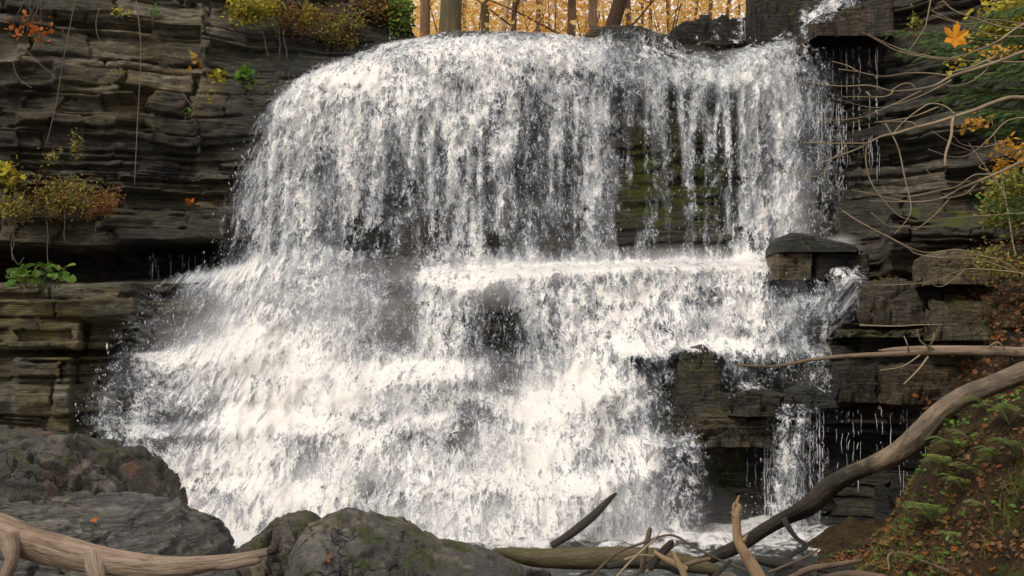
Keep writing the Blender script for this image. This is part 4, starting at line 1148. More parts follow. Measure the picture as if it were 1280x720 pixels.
t = empty('fallen_log', A(880, 716, 10.8), 'long curved brown log leaning from the right bank into the stream, low end wet', 'log')
wood('trunk', None, None, [[(1330, 448, 8.7, 25.8), (1280, 466, 8.9, 25.8), (1240, 482, 9.0, 24.1), (1203, 497, 9.1, 24.9), (1173, 518, 9.2, 26.7), (1146, 547, 9.3, 27.5), (1116, 570, 9.5, 25.8), (1086, 583, 9.7, 22.4), (1060, 594, 9.8, 21.5), (1040, 606, 9.9, 23.2), (1018, 626, 10.0, 23.2), (1004, 636, 10.1, 21.5), (986, 645, 10.2, 18.1), (953, 664, 10.4, 17.2), (920, 684, 10.6, 16.3), (876, 703, 10.8, 13.8), (840, 714, 11.0, 9.5)]],
     M['logpart'], 36, .20, t, seed=21)
wood('branch', None, None, [[(980, 648, 10.15, 9), (986, 660, 10.1, 7), (997, 674, 10.05, 6), (1008, 682, 10.0, 6), (995, 690, 10.0, 6), (982, 700, 10.0, 7)], [(1003, 680, 10.02, 5), (1009, 686, 10.0, 3)]], M['logwet'], 8, .1, t, seed=25)

t = empty('dead_tree', A(1240, 452, 11.4), 'slender bare fallen trunk lying level across the right ledge, its thin tip over the water', 'trunk')
wood('trunk', None, None, [[(1400, 446, 11.0, 12), (1300, 443, 11.2, 11), (1220, 440, 11.4, 9), (1166, 440, 11.5, 8), (1126, 442, 11.6, 7), (1060, 445, 11.8, 5.5), (1020, 449, 12, 4.5), (986, 455, 12.1, 4), (963, 458, 12.2, 3.5), (920, 456, 12.3, 2.5)]], M['log'], 12, .08, t, seed=31)
wood('split_bough', None, None, [[(1380, 440, 11.25, 15), (1290, 440, 11.35, 13), (1220, 437, 11.5, 10), (1160, 436, 11.6, 8), (1120, 437, 11.65, 6), (1098, 438, 11.7, 2)]], M['drift'], 12, .14, t, seed=32)
for i, pth in enumerate([[(1170, 438, 11.5, 3), (1152, 428, 11.4, 2.2), (1146, 412, 11.35, 1.6)], [(1160, 436, 11.5, 2.6), (1166, 426, 11.4, 2), (1168, 417, 11.4, 1.4)], [(1136, 440, 11.5, 2.6), (1134, 430, 11.4, 2), (1130, 420, 11.4, 1.2)],
                         [(1230, 439, 11.4, 3), (1246, 428, 11.3, 2.4), (1256, 436, 11.3, 1.6)], [(1160, 446, 11.5, 3), (1148, 462, 11.4, 2.6), (1130, 480, 11.3, 2)], [(1040, 447, 11.9, 2.4), (1036, 434, 11.9, 1.8), (1025, 423, 11.9, 1.2)],
                         [(1150, 444, 11.5, 2.2), (1128, 458, 11.5, 1.6), (1100, 463, 11.5, 1)]]):
    wood('twig', None, None, [pth], M['twig'], 6, 0, t, seed=35 + i)

wood('broken_stick', 'pale upright snapped stick with pointed tip at the bottom edge', 'stick',
     [[(924, 619, 7.0, 1.5), (921, 629, 7.0, 5), (923, 634, 7.0, 9), (920, 642, 7.0, 11), (921, 658, 7.0, 11), (923, 676, 7.0, 12), (932, 694, 7.0, 15), (946, 718, 7.0, 17), (966, 760, 7.0, 18)], [(929, 676, 6.98, 6), (934, 668, 6.98, 3)], [(918, 646, 6.99, 6), (917, 634, 6.99, 4), (918, 627, 6.99, 1)]], M['logpale'], 20, .22, seed=41)
wood('mossy_log', 'thick olive brown log lying level in the stream at bottom centre', 'log',
     [[(618, 688, 9.6, 5), (640, 692, 9.6, 16), (668, 697, 9.6, 23), (720, 698, 9.6, 27), (780, 697, 9.6, 27), (826, 699, 9.6, 25), (866, 706, 9.6, 20), (900, 714, 9.6, 12)]], M['loggreen'], 24, .07, seed=43)
wood('leaning_pole', 'dark straight pole leaning in the white water below the falls', 'log',
     [[(690, 682, 11.9, 9), (712, 668, 12.0, 11), (738, 648, 12.15, 11), (760, 626, 12.3, 8), (770, 617, 12.4, 4)]], M['logwet'], 12, .10, seed=44)
wood('charred_log', 'dark wet log lying flat under the fallen log at the bottom right', 'log',
     [[(945, 698, 9.6, 8), (965, 703, 9.6, 14), (1000, 707, 9.6, 13), (1040, 712, 9.5, 10), (1090, 714, 9.4, 9), (1130, 717, 9.3, 8)]], M['logwet'], 14, .14, seed=45)
ST = [
 ([(738, 722, 8.4, 4), (770, 692, 8.4, 3.6), (800, 680, 8.4, 3.2), (838, 669, 8.4, 3), (868, 684, 8.4, 3), (900, 700, 8.4, 3), (940, 716, 8.4, 3)], 'stick', 'long thin arched twig rising over the mossy log and down to the right'),
 ([(802, 716, 8.6, 6), (806, 690, 8.6, 7), (812, 664, 8.6, 6), (814, 660, 8.6, 3)], 'stick', 'short dark upright stick in the tangle at bottom centre'),
 ([(812, 712, 8.5, 8), (822, 697, 8.5, 10), (838, 680, 8.5, 9), (842, 678, 8.5, 5)], 'logwet', 'thick blackened stick leaning right in the tangle'),
 ([(818, 690, 8.4, 5), (830, 698, 8.4, 7), (846, 706, 8.4, 8), (858, 712, 8.4, 8)], 'logpale', 'orange brown splintered stick sloping down right in the tangle'),
 ([(842, 690, 8.3, 3), (846, 700, 8.3, 7), (854, 716, 8.3, 9), (862, 740, 8.3, 9)], 'logpale', 'orange brown splintered stick standing up in the tangle'),
 ([(790, 722, 8.6, 4), (814, 704, 8.6, 4), (836, 688, 8.6, 3), (850, 676, 8.6, 2)], 'stick', 'thin grey stick crossing the blackened one'),
 ([(845, 710, 8.7, 6), (870, 702, 8.7, 6), (888, 698, 8.7, 4)], 'log', 'short tan stick lying level right of the orange splinters'),
 ([(760, 708, 8.7, 8), (790, 704, 8.7, 9), (830, 708, 8.7, 8), (850, 716, 8.7, 6)], 'logwet', 'dark rotten stick lying flat across the base of the tangle'),
 ([(808, 716, 8.5, 3), (816, 700, 8.5, 3), (820, 684, 8.5, 2)], 'twig', 'pale twig standing in the tangle'),
 ([(1060, 722, 8.8, 8), (1090, 708, 8.8, 9), (1120, 714, 8.8, 8), (1160, 722, 8.8, 8)], 'stick', 'low brown stick at the foot of the bank'),
 ([(985, 724, 8.9, 7), (1010, 712, 8.9, 8), (1044, 706, 8.9, 7), (1078, 700, 8.9, 4)], 'log', 'brown stick resting against the foot of the bank, sloping up to the right'),
 ([(960, 716, 8.7, 4), (985, 706, 8.7, 4), (1012, 694, 8.7, 3), (1026, 684, 8.7, 1.5)], 'stick', 'thin forked looking stick poking up right of the pale snapped stick'),
 ([(888, 726, 8.2, 6), (902, 712, 8.2, 6), (914, 700, 8.2, 4)], 'logwet', 'short dark stick behind the base of the pale snapped stick'),
 ([(1020, 726, 8.3, 9), (1060, 718, 8.3, 10), (1108, 722, 8.3, 9)], 'log', 'thick brown stick lying along the bottom edge below the bank'),
 ([(780, 700, 8.5, 3), (800, 694, 8.5, 3), (826, 696, 8.5, 3), (846, 690, 8.5, 2)], 'twig', 'thin pale twig lying level across the tangle'),
 ([(770, 722, 8.1, 3), (790, 700, 8.1, 3), (818, 674, 8.1, 2), (826, 664, 8.1, 1)], 'twig', 'thin twig slanting up to the right through the tangle'),
 ([(1112, 712, 7.9, 2), (1110, 696, 7.9, 2), (1116, 690, 7.9, 1)], 'twig', 'tiny upright twig at the foot of the bank'),
 ([(1150, 700, 7.6, 3), (1180, 712, 7.6, 5), (1205, 724, 7.6, 6)], 'log', 'grey stick half buried in leaves on the bank'),
]
for i, (pth, mt, lab) in enumerate(ST):
    wood('stick', lab, 'stick', [pth], M[mt], 9, .12, group='sticks along the bottom edge', seed=50 + i)

# ------------------------------------------------------------------ overhanging tree at the right
def q2(pts): return [(1000 + a / 4.5, b_ / 4.5) for a, b_ in pts]
def q3(pts): return [(1000 + a / 4.5, 150 + b_ / 4.5) for a, b_ in pts]
def q6(pts): return [(853 + a / 3, 240 + b_ / 3) for a, b_ in pts]
tr = empty('overhanging_tree', A(1500, 740, 6.6), 'small leaning tree on the right bank whose bare pale branches reach over the rocks', 'tree')
LIMBS = [ # points, distance at right, distance at tip, width right, width tip
 (q2([(2100, -200), (1700, 0), (1440, 60), (1240, 145), (1100, 240), (920, 310), (820, 328), (640, 300), (500, 250), (380, 190)]), 6.3, 6.0, 4.5, 1.2),
 (q2([(1900, 330), (1440, 350), (1260, 350), (1000, 345), (760, 330), (560, 290), (450, 235), (350, 180)]), 6.4, 6.1, 3, 1.1),
 (q2([(1900, 200), (1440, 160), (1260, 135), (1080, 110), (1000, 130), (900, 130), (740, 60)]), 6.6, 6.4, 3, 1.1),
 (q2([(1900, 240), (1440, 180), (1260, 160), (1150, 155), (1000, 110), (870, 60), (800, 0), (760, -60)]), 6.7, 6.6, 3, 1.4),
 (q2([(1440, 205), (1260, 205), (1150, 205), (1050, 190), (950, 150), (740, 85)]), 6.5, 6.4, 2.6, 1.0),
 (q2([(745, -40), (735, 0), (710, 130), (680, 190), (610, 290)]), 6.6, 6.6, 2.2, 1.0),
 (q2([(2000, 60), (1640, 170), (1440, 240), (1260, 290), (1130, 340), (980, 390), (850, 430), (760, 480), (640, 505), (520, 512), (430, 490), (370, 480), (250, 485), (120, 475), (35, 462)]), 6.2, 5.8, 6.5, 1.3),
 (q2([(830, 425), (720, 412), (600, 412), (480, 430), (400, 420), (330, 405), (215, 388)]), 5.95, 5.8, 2.6, 1.2),
 (q2([(330, 405), (270, 370), (180, 345)]), 5.8, 5.8, 1.7, 1.0),
 (q2([(510, 512), (570, 475), (620, 470), (650, 495)]), 5.85, 5.85, 1.8, 2.0),
 (q2([(520, 512), (510, 530), (450, 545), (240, 543)]), 5.85, 5.8, 2.2, 1.1),
 (q2([(395, 540), (385, 530), (370, 515)]), 5.8, 5.8, 2.8, 2.2),
 (q2([(1090, 320), (960, 380), (860, 405), (850, 430)]), 6.0, 5.95, 2.2, 1.8),
 (q2([(850, 450), (800, 480), (700, 530), (600, 570), (520, 590), (450, 605), (370, 600), (220, 562)]), 6.0, 5.8, 2.2, 1.0),
 (q2([(680, 510), (560, 570), (400, 640), (300, 668), (110, 682)]), 5.95, 5.8, 1.8, 1.0),
 (q2([(1060, 370), (1040, 400), (960, 460), (870, 482), (810, 478)]), 6.1, 6.0, 1.8, 1.2),
 (q2([(2200, 620), (1640, 570), (1440, 555), (1260, 550), (1180, 550), (1080, 580), (980, 620), (870, 655), (760, 690), (640, 720)]) + q3([(540, 75), (460, 92), (400, 120), (330, 160), (200, 210), (110, 245)]), 5.9, 5.6, 8, 1.8),
 (q3([(400, 120), (380, 130), (250, 132), (130, 130), (20, 127)]), 5.65, 5.6, 2.8, 1.4),
 (q3([(260, 145), (220, 185), (190, 210)]), 5.62, 5.6, 2.4, 1.4),
 (q3([(165, 225), (130, 300), (80, 318), (0, 312), (-150, 285)]), 5.6, 5.6, 1.6, .9),
 (q3([(862, -10), (855, 20), (850, 90), (820, 190), (815, 262)]), 5.75, 5.7, 4, 3.4),
 (q2([(870, 645), (820, 600), (740, 582), (680, 610), (600, 670), (550, 720), (520, 760)]), 5.75, 5.7, 2.6, 1.4),
 (q2([(780, 600), (620, 660), (420, 688)]), 5.75, 5.7, 2.2, 1.2),
 (q3([(660, 40), (630, 14), (550, 8), (420, 12)]), 5.7, 5.7, 2, 1.1),
 (q3([(375, 130), (370, 230), (400, 350), (470, 450), (560, 540), (660, 570)]), 5.65, 5.65, 2.4, 1.0),
 (q3([(480, 20), (550, 150), (590, 330), (625, 500), (580, 590), (530, 640)]), 5.75, 5.75, 2.2, 1.2),
 (q3([(1900, -60), (1500, 90), (1260, 225), (1130, 290), (1000, 345), (900, 385), (840, 420), (760, 450), (620, 460), (500, 440), (380, 410), (290, 395)]), 6.1, 5.8, 5, 1.1),
 (q3([(1260, 235), (1100, 300), (980, 310), (880, 375), (760, 400), (620, 430), (500, 410), (440, 390)]), 6.05, 5.8, 2.8, 1.0),
 (q3([(1000, 350), (940, 410), (860, 435), (800, 440), (700, 460), (560, 460), (390, 455)]), 6.0, 5.8, 2.6, 1.1),
 (q3([(850, 430), (800, 490), (740, 550), (650, 615), (600, 600), (500, 595), (400, 520)]), 5.95, 5.8, 2.4, 1.1),
 (q3([(800, 490), (770, 475), (650, 475)]), 5.9, 5.85, 1.8, 1.2),
 (q3([(1440, 0), (1190, -5), (1060, 110), (960, 190), (860, 208), (720, 165)]), 6.2, 6.0, 2, 1.0),
 (q3([(1160, 120), (1040, 150), (920, 140), (860, 90)]), 6.1, 6.0, 1.6, .9),
 (q3([(1080, 215), (980, 180), (850, 130), (740, 60)]), 6.1, 6.0, 1.5, .9),
 (q3([(1440, 530), (1240, 525), (1000, 540), (800, 552), (720, 530)]), 6.2, 6.0, 1.6, .9),
 (q3([(700, 250), (740, 310), (860, 350), (960, 345)]), 6.0, 6.0, .9, 1.3),
]
for i, (pp, Y0, Y1, w0, w1) in enumerate(LIMBS):
    n = len(pp)
    pth = [(a, b_, Y0 + (Y1 - Y0) * j / (n - 1), (w0 + (w1 - w0) * (j / (n - 1)) ** .7) * .95) for j, (a, b_) in enumerate(pp)]
    wood('branch', None, None, [pth], M['twig'], 8, .06, tr, seed=100 + i)
mb = MB()
mb.tube([A(1500, 760, 6.6), A(1480, 520, 6.5), A(1440, 260, 6.4), A(1420, 40, 6.4), A(1450, -200, 6.5), A(1400, -600, 6.6)], [.11, .09, .075, .06, .05, .02], 14, 8, .1, 3)
mb.build('trunk', M['bark'], tr)

# thin saplings / twigs standing on the right ledges
SAP = [
 ([q3([(1215, 760), (1200, 700), (1160, 470), (1110, 180), (1080, 10), (1070, -60)]), q3([(1190, 640), (1150, 430), (1060, 290), (950, 130)]), q3([(1060, 290), (1010, 265), (1020, 250)])], 10.5, 'tall thin grey sapling standing on the right slope beside mossy shrubs'),
 ([q3([(240, 510), (330, 570), (500, 660), (600, 715)]) + q6([(880, 232), (960, 245), (1100, 250), (1270, 305), (1400, 340)])], 11.5, 'long thin grey twig slanting down across the right ledge'),
 ([q6([(1400, 330), (1240, 300), (1060, 290), (960, 330), (860, 345), (720, 350)]), q6([(1060, 290), (1000, 340), (960, 355), (920, 335)])], 11.6, 'thin pale twigs lying over the mossy blocks'),
 ([q6([(1300, 330), (1200, 260), (1100, 235), (1030, 215), (900, 225), (760, 160)])], 11.8, 'thin arching grey twig above the tan blocky rock'),
 ([q6([(665, 500), (800, 503), (900, 498), (980, 500), (1035, 525)])], 12.4, 'slim green grey twig arching along the leafy ledge stone'),
]
for i, (paths, Y, lab) in enumerate(SAP):
    wood('twig' if i else 'sapling', lab, 'twig' if i else 'sapling', [[(a, b_, Y, 1.9 - 1.1 * j / (len(p) - 1)) for j, (a, b_) in enumerate(p)] for p in paths], M['twig'], 7, .05, group='thin twigs over the right ledge' if i else None, seed=150 + i)

# the single orange maple leaf and leaf sprays on the near branches
def one_leaf(name, label, px, py, Y, size, mat, D, N, shape='maple', group=None, curl=0.0):
    V, Fc, k = leaves(np.array([A(px, py, Y)]), np.array([D], float), np.array([N], float), size, shape)
    o = mesh_np(name, V, Fc, mat, attrs={'rnd': np.full(len(V), random.random())}, smooth=False)
    md = o.modifiers.new('thick', 'SOLIDIFY'); md.thickness = .0015
    tag(o, label, 'leaf', group)
    return o
lf = one_leaf('maple_leaf', 'single bright orange maple leaf caught among the bare branches at top right', 1193, 61, 5.9, .155, M['maple'], (.08, 0, 1), (0.05, -1, .15))

def spray(name, mat, px, py, Y, rx, ry, n, size, seed, parent=None, shape='oval', label=None, cat=None, group=None):
    r = np.random.default_rng(seed)
    s = Y / F
    c = A(px, py, Y)
    P, cc = clump_points(c, [rx * s, rx * s * .7, ry * s], n, r, 8, .40)
    o = leaf_obj(name, P, size * r.uniform(.6, 1.3, n), shape, mat, parent, r, droop=.3)
    if label: tag(o, label, cat, group); recentre(o)
    return o
spray('leaves', M['gold'], 1222, 150, 6.0, 24, 10, 60, .034, 401, tr)
spray('leaves', M['gold'], 1265, 190, 6.1, 26, 22, 110, .036, 402, tr)
spray('leaves', M['gold'], 1240, 60, 6.4, 40, 7, 70, .03, 403, tr)
spray('leaves', M['yellow'], 1190, 80, 6.3, 35, 8, 26, .03, 404, tr)
spray('leaves', M['gold'], 1246, 205, 6.1, 10, 12, 30, .036, 405, tr)

# hemlock boughs
def hemlock():
    t = empty('hemlock', A(1600, 560, 8.6), 'dark green hemlock with feathery drooping boughs at the top right edge', 'tree')
    mb = MB(); mb.tube([A(1560, 700, 8.6), A(1540, 300, 8.6), A(1520, -100, 8.6), A(1500, -500, 8.6)], [.16, .14, .1, .03], 12, 6, .1, 9); mb.build('trunk', M['bark'], t)
    r = np.random.default_rng(77)
    BB = [((1520, -20), (1360, 20), (1260, 50), (1125, 38)), ((1520, 20), (1380, 60), (1270, 78), (1140, 62)), ((1520, 80), (1380, 100), (1290, 112), (1180, 122)),
          ((1520, 120), (1400, 130), (1300, 140), (1208, 136)), ((1520, 60), (1400, 80), (1300, 90), (1215, 92)), ((1520, -60), (1400, -40), (1300, 0), (1220, 24)),
          ((1520, 160), (1420, 160), (1320, 165), (1240, 158)), ((1520, -80), (1400, -60), (1330, -10), (1262, 40)), ((1520, 240), (1420, 230), (1330, 240), (1250, 250)), ((1520, 290), (1420, 270), (1340, 270), (1272, 262)), ((1520, 40), (1390, 50), (1280, 66), (1160, 50)), ((1520, 100), (1400, 110), (1300, 122), (1195, 108)), ((1520, 140), (1420, 150), (1330, 152), (1240, 132))]
    for bi, bb in enumerate(BB):
        Yb = 8.6 - .35 + r.uniform(-.5, .3)
        C = catmull(np.array([A(a, b_, Yb + .3 * (1 - j / 3)) for j, (a, b_) in enumerate(bb)]), 8)
        mb = MB(); mb.tube(C, np.linspace(.018, .003, len(C)), 5, raw=True)
        P = []; D = []; sz = []
        L = len(C)
        for j in range(2, L):
            for side in (-1, 1):
                for q in range(2):
                    tl = (.34 * (1 - j / L) + .10) * r.uniform(.7, 1.1)
                    ax = C[j] - C[j - 1]; ax = ax / np.linalg.norm(ax)
                    dv = ax * .9 + np.array([0, side * .8, r.uniform(-.45, .35)]); dv /= np.linalg.norm(dv)
                    p0 = C[j] + (C[j] - C[j - 1]) * r.uniform(-.5, .5)
                    e = p0 + dv * tl + np.array([0, 0, -.05])
                    mb.tube([p0, (p0 + e) / 2 + np.array([0, 0, .01]), e], [.003, .002, .001], 3, 2, cap=False)
                    m = int(tl / .011)
                    tt = np.linspace(.05, 1, m)
                    for sgn in (-1, 1):
                        for u in tt:
                            P.append(p0 + (e - p0) * u); 
                            s_ = np.cross(dv, [0, 0, 1]); 
                            D.append(dv * .7 + s_ * sgn * 1.0 + np.array([0, 0, r.uniform(-.3, .1)])); sz.append(.05 * (1.1 - .5 * u) * r.uniform(.7, 1.2))
        mb.build('bough', M['bark'], t)
        P = np.array(P); D = np.array(D)
        leaf_obj('needles', P, np.array(sz), 'needle', M['dgreen'], t, r, D=D, up=1.0)
hemlock()

# ------------------------------------------------------------------ plants on the cliffs
def shrub(name, label, px, py, Y, rx, ry, n, size, mat, seed, cat='shrub', shape='oval', stems=10, stem_len=1.0, group=None, clumps=10, mat2=None, basey=None, droop=.1):
    r = np.random.default_rng(seed); s = Y / F
    base = A(px, basey if basey is not None else py + ry, Y + .08)
    t = empty(name, base, label, cat, group)
    c = A(px, py, Y)
    n = int(n * (1.6 if n > 200 else 1)); clumps = clumps + (6 if n > 200 else 0)
    P, cc = clump_points(c, [rx * s * 1.08, min(rx * s, .3), ry * s * 1.12], n, r, clumps, .30)
    mb = MB()
    for i in range(stems):
        e = cc[i % len(cc)] + r.normal(0, .04, 3)
        b0 = base + np.array([r.normal(0, rx * s * .35), .05, 0])
        m1 = (b0 + e) / 2 + r.normal(0, .06, 3)
        mb.tube([b0, m1, e, e + (e - m1) * .4], [.007, .005, .003, .0015], 4, 4)
    mb.build('stems', M['stick'], t)
    leaf_obj('foliage', P, size * r.uniform(.55, 1.35, n), shape, M[mat], t, r, droop=droop)
    if mat2:
        P2, _ = clump_points(c, [rx * s, .25, ry * s], n // 2, r, clumps, .4)
        leaf_obj('dry_leaves', P2, size * r.uniform(.5, 1.1, len(P2)), shape, M[mat2], t, r)
    return t
def Yf(px, py, off=.18): return rockY(px, py) - off
shrub('shrub', 'bright yellow green shrub hanging over the cliff top left of the waterfall', 318, 12, Yf(318, 12, .35), 32, 16, 420, .07, 'yellow', 501, mat2='ygreen')
shrub('shrub', 'brown and rust coloured brush on the cliff top between two yellow shrubs', 372, 18, Yf(372, 18, .3), 44, 20, 700, .045, 'russet', 502, mat2='ygreen')
shrub('shrub', 'small yellow shrub on the cliff edge nearest the waterfall', 386, 18, Yf(386, 15, .45), 14, 14, 130, .06, 'yellow', 503)
shrub('shrub', 'olive brush trailing down the cliff edge beside the fall', 424, 34, Yf(424, 34, .3), 26, 24, 520, .045, 'ygreen', 504, mat2='russet')
shrub('shrub', 'dark green leafy creeper on the mossy boulder above the lip', 502, 18, 17.75, 16, 24, 420, .07, 'green', 505, mat2='ygreen')
shrub('shrub', 'brown and green bush on top of the mossy lip boulder', 470, 6, 17.7, 30, 18, 420, .06, 'russet', 506, mat2='ygreen')
shrub('shrub', 'vivid yellow leafed branch at the left edge above the ledge brush', 4, 216, Yf(5, 216, .55), 22, 16, 120, .10, 'yellow', 507, shape='maple')
shrub('shrub', 'dull olive brush spread along the left ledge over the dark hollow', 70, 245, Yf(70, 250, .35), 60, 26, 1100, .038, 'ygreen', 508, mat2='russet')
shrub('shrub', 'russet brown bush at the right end of the left ledge brush', 130, 255, Yf(130, 255, .4), 24, 18, 560, .036, 'russet', 509)
shrub('shrub', 'small lime green plant low in the left ledge brush', 66, 262, Yf(66, 262, .6), 10, 8, 46, .06, 'yellow', 510, shape='blade', stems=4)
shrub('shrub', 'olive brown brush at the far left end of the ledge', 15, 262, Yf(15, 262, .4), 30, 16, 460, .04, 'ygreen', 511, mat2='russet')
shrub('shrub', 'spray of orange beech leaves hanging at the upper left corner', 45, 34, Yf(45, 34, .7), 34, 22, 75, .085, 'orange', 512, basey=-30)
shrub('plant', 'two orange yellow leaves on a wiry stem on the left cliff', 248, 78, Yf(248, 78, .3), 7, 7, 9, .12, 'gold', 513, cat='plant', shape='maple', stems=3)
shrub('plant', 'green leafy creeper hanging on the cliff left of the waterfall', 305, 94, Yf(305, 94, .3), 16, 8, 42, .10, 'green', 514, cat='plant', shape='round', stems=5)
shrub('plant', 'small pale green plant left of the green creeper on the cliff', 274, 92, Yf(274, 92, .3), 9, 8, 26, .075, 'yellow', 515, cat='plant', shape='round', stems=4)
shrub('plant', 'tiny green plant rooted in a crack midway down the left cliff', 235, 138, Yf(235, 138, .2), 4, 8, 16, .06, 'green', 516, cat='plant', stems=2)
shrub('plant', 'wispy yellow green fern like sprig upright on the left cliff', 95, 182, Yf(95, 182, .3), 9, 18, 120, .04, 'ygreen', 517, cat='plant', stems=4)
shrub('plant', 'leaning olive sprig left of the wispy upright one', 72, 195, Yf(72, 195, .3), 16, 9, 90, .04, 'ygreen', 518, cat='plant', stems=4)
shrub('plant', 'small yellow green weed near the top of the left cliff', 152, 14, Yf(152, 14, .25), 12, 5, 46, .045, 'yellow', 519, cat='plant', stems=4)
shrub('plant', 'dark green weed in the top joint of the left cliff', 193, 14, Yf(193, 14, .25), 5, 9, 40, .05, 'green', 520, cat='plant', stems=3)
shrub('plant', 'faint green weed under a ledge left of the orange yellow leaves', 148, 90, Yf(148, 90, .25), 10, 4, 40, .04, 'ygreen', 521, cat='plant', stems=3)
shrub('plant', 'small trailing green weed right of the tiny crack plant', 262, 118, Yf(262, 118, .25), 5, 10, 30, .05, 'ygreen', 522, cat='plant', stems=3)
shrub('plant', 'fallen orange leaves caught on the ledge beside the falls', 240, 252, Yf(240, 252, .15), 8, 2, 9, .08, 'orange', 523, cat='leaves', shape='maple', stems=2)
# right side
shrub('shrub', 'mossy green shrub mass at the right edge below the hemlock', 1262, 250, 12.6, 34, 40, 900, .055, 'ygreen', 530, mat2='green')
shrub('shrub', 'yellow green leafy bush in the top right corner', 1264, 25, 12.0, 34, 30, 600, .07, 'yellow', 531, mat2='ygreen')
shrub('plant', 'small green leafed weed in shade left of the maple leaf', 1142, 28, Yf(1142, 28, .3), 9, 14, 60, .06, 'ygreen', 532, cat='plant', stems=4)
shrub('shrub', 'olive weeds on the right slope above the bare fallen trunk', 1245, 330, 12.0, 30, 22, 300, .04, 'ygreen', 533, mat2='russet')

# green broad-leafed plant below the hollow
def broad_plant():
    r = np.random.default_rng(88)
    Y = 14.1
    t = empty('leafy_plant', A(48, 358, Y), 'bright green round leafed plant on the rock shelf below the dark hollow', 'plant')
    mb = MB(); P = []; N = []
    for i in range(46):
        u = r.uniform(-1, 1); px = 50 + 40 * u; py = 343 - 10 * (1 - u * u) + r.uniform(-6, 14)
        p = A(px, py, Y - r.uniform(0, .35)); b0 = A(50 + 24 * u, 360, Y)
        mb.tube([b0, (b0 + p) / 2 + np.array([0, -.03, .02]), p], [.004, .003, .003], 4, 3)
        P.append(p)
    mb.build('stems', M['green'] if False else M['root'], t)
    P = np.array(P); D = r.normal(0, .7, (len(P), 3)); D[:, 2] -= .35; D[:, 1] -= .4
    leaf_obj('foliage', P, .125 * r.uniform(.55, 1.3, len(P)), 'round', M['green'], t, r, D=D, up=1.1)
broad_plant()

# hanging roots and vines on the left cliff
VN = [((170, 0), (176, 60), (172, 150), (168, 232), 'long pale root hanging straight down the left cliff'),
      ((96, -10), (80, 70), (70, 130), (58, 180), 'thin grey vine slanting across the upper left cliff'),
      ((18, 285), (14, 310), (22, 330), (30, 322), 'looped root dangling at the left end of the hollow'),
      ((14, 280), (18, 300), (15, 315), (16, 326), 'short straight root dangling beside the looped root'),
      ((58, 275), (60, 295), (59, 312), (60, 330), 'root hanging before the hollow above the green plant'),
      ((81, 262), (81, 280), (80, 292), (81, 302), 'short root under the olive ledge brush'),
      ((119, 260), (120, 275), (119, 284), (120, 290), 'short pale root under the russet bush'),
      ((30, 60), (50, 80), (62, 90), (70, 100), 'grey twig crossing the cliff below the orange leaves'),
      ((16, 76), (20, 92), (28, 102), (40, 110), 'thin bent twig at the far left of the cliff'),
      ((212, 84), (222, 105), (232, 122), (244, 138), 'thin brown stem falling from the orange yellow leaves'),
      ((322, 30), (330, 46), (332, 58), (336, 70), 'pale root hanging from the cliff top shrubs'),
      ((349, 34), (349, 46), (350, 56), (349, 70), 'straight pale root below the rust coloured brush'),
      ((354, 36), (355, 50), (358, 62), (359, 72), 'rightmost of the short roots below the rust coloured brush'),
      ((124, 10), (120, 30), (124, 50), (136, 72), 'thin dead stem hanging from the top of the left cliff'),
      ((255, 80), (262, 100), (268, 115), (270, 125), 'wiry stem beside the orange yellow leaves')]
for i, (a, b_, c, d, lab) in enumerate(VN):
    Yv = min(rockY(*a), rockY(*b_), rockY(*c)) - .22
    wood('hanging_root', lab, 'root', [[(p[0], p[1], Yv, .85 if i else 1.0) for p in (a, b_, c, d)]], M['root'], 5, 0, group='roots hanging on the left cliff', seed=170 + i)

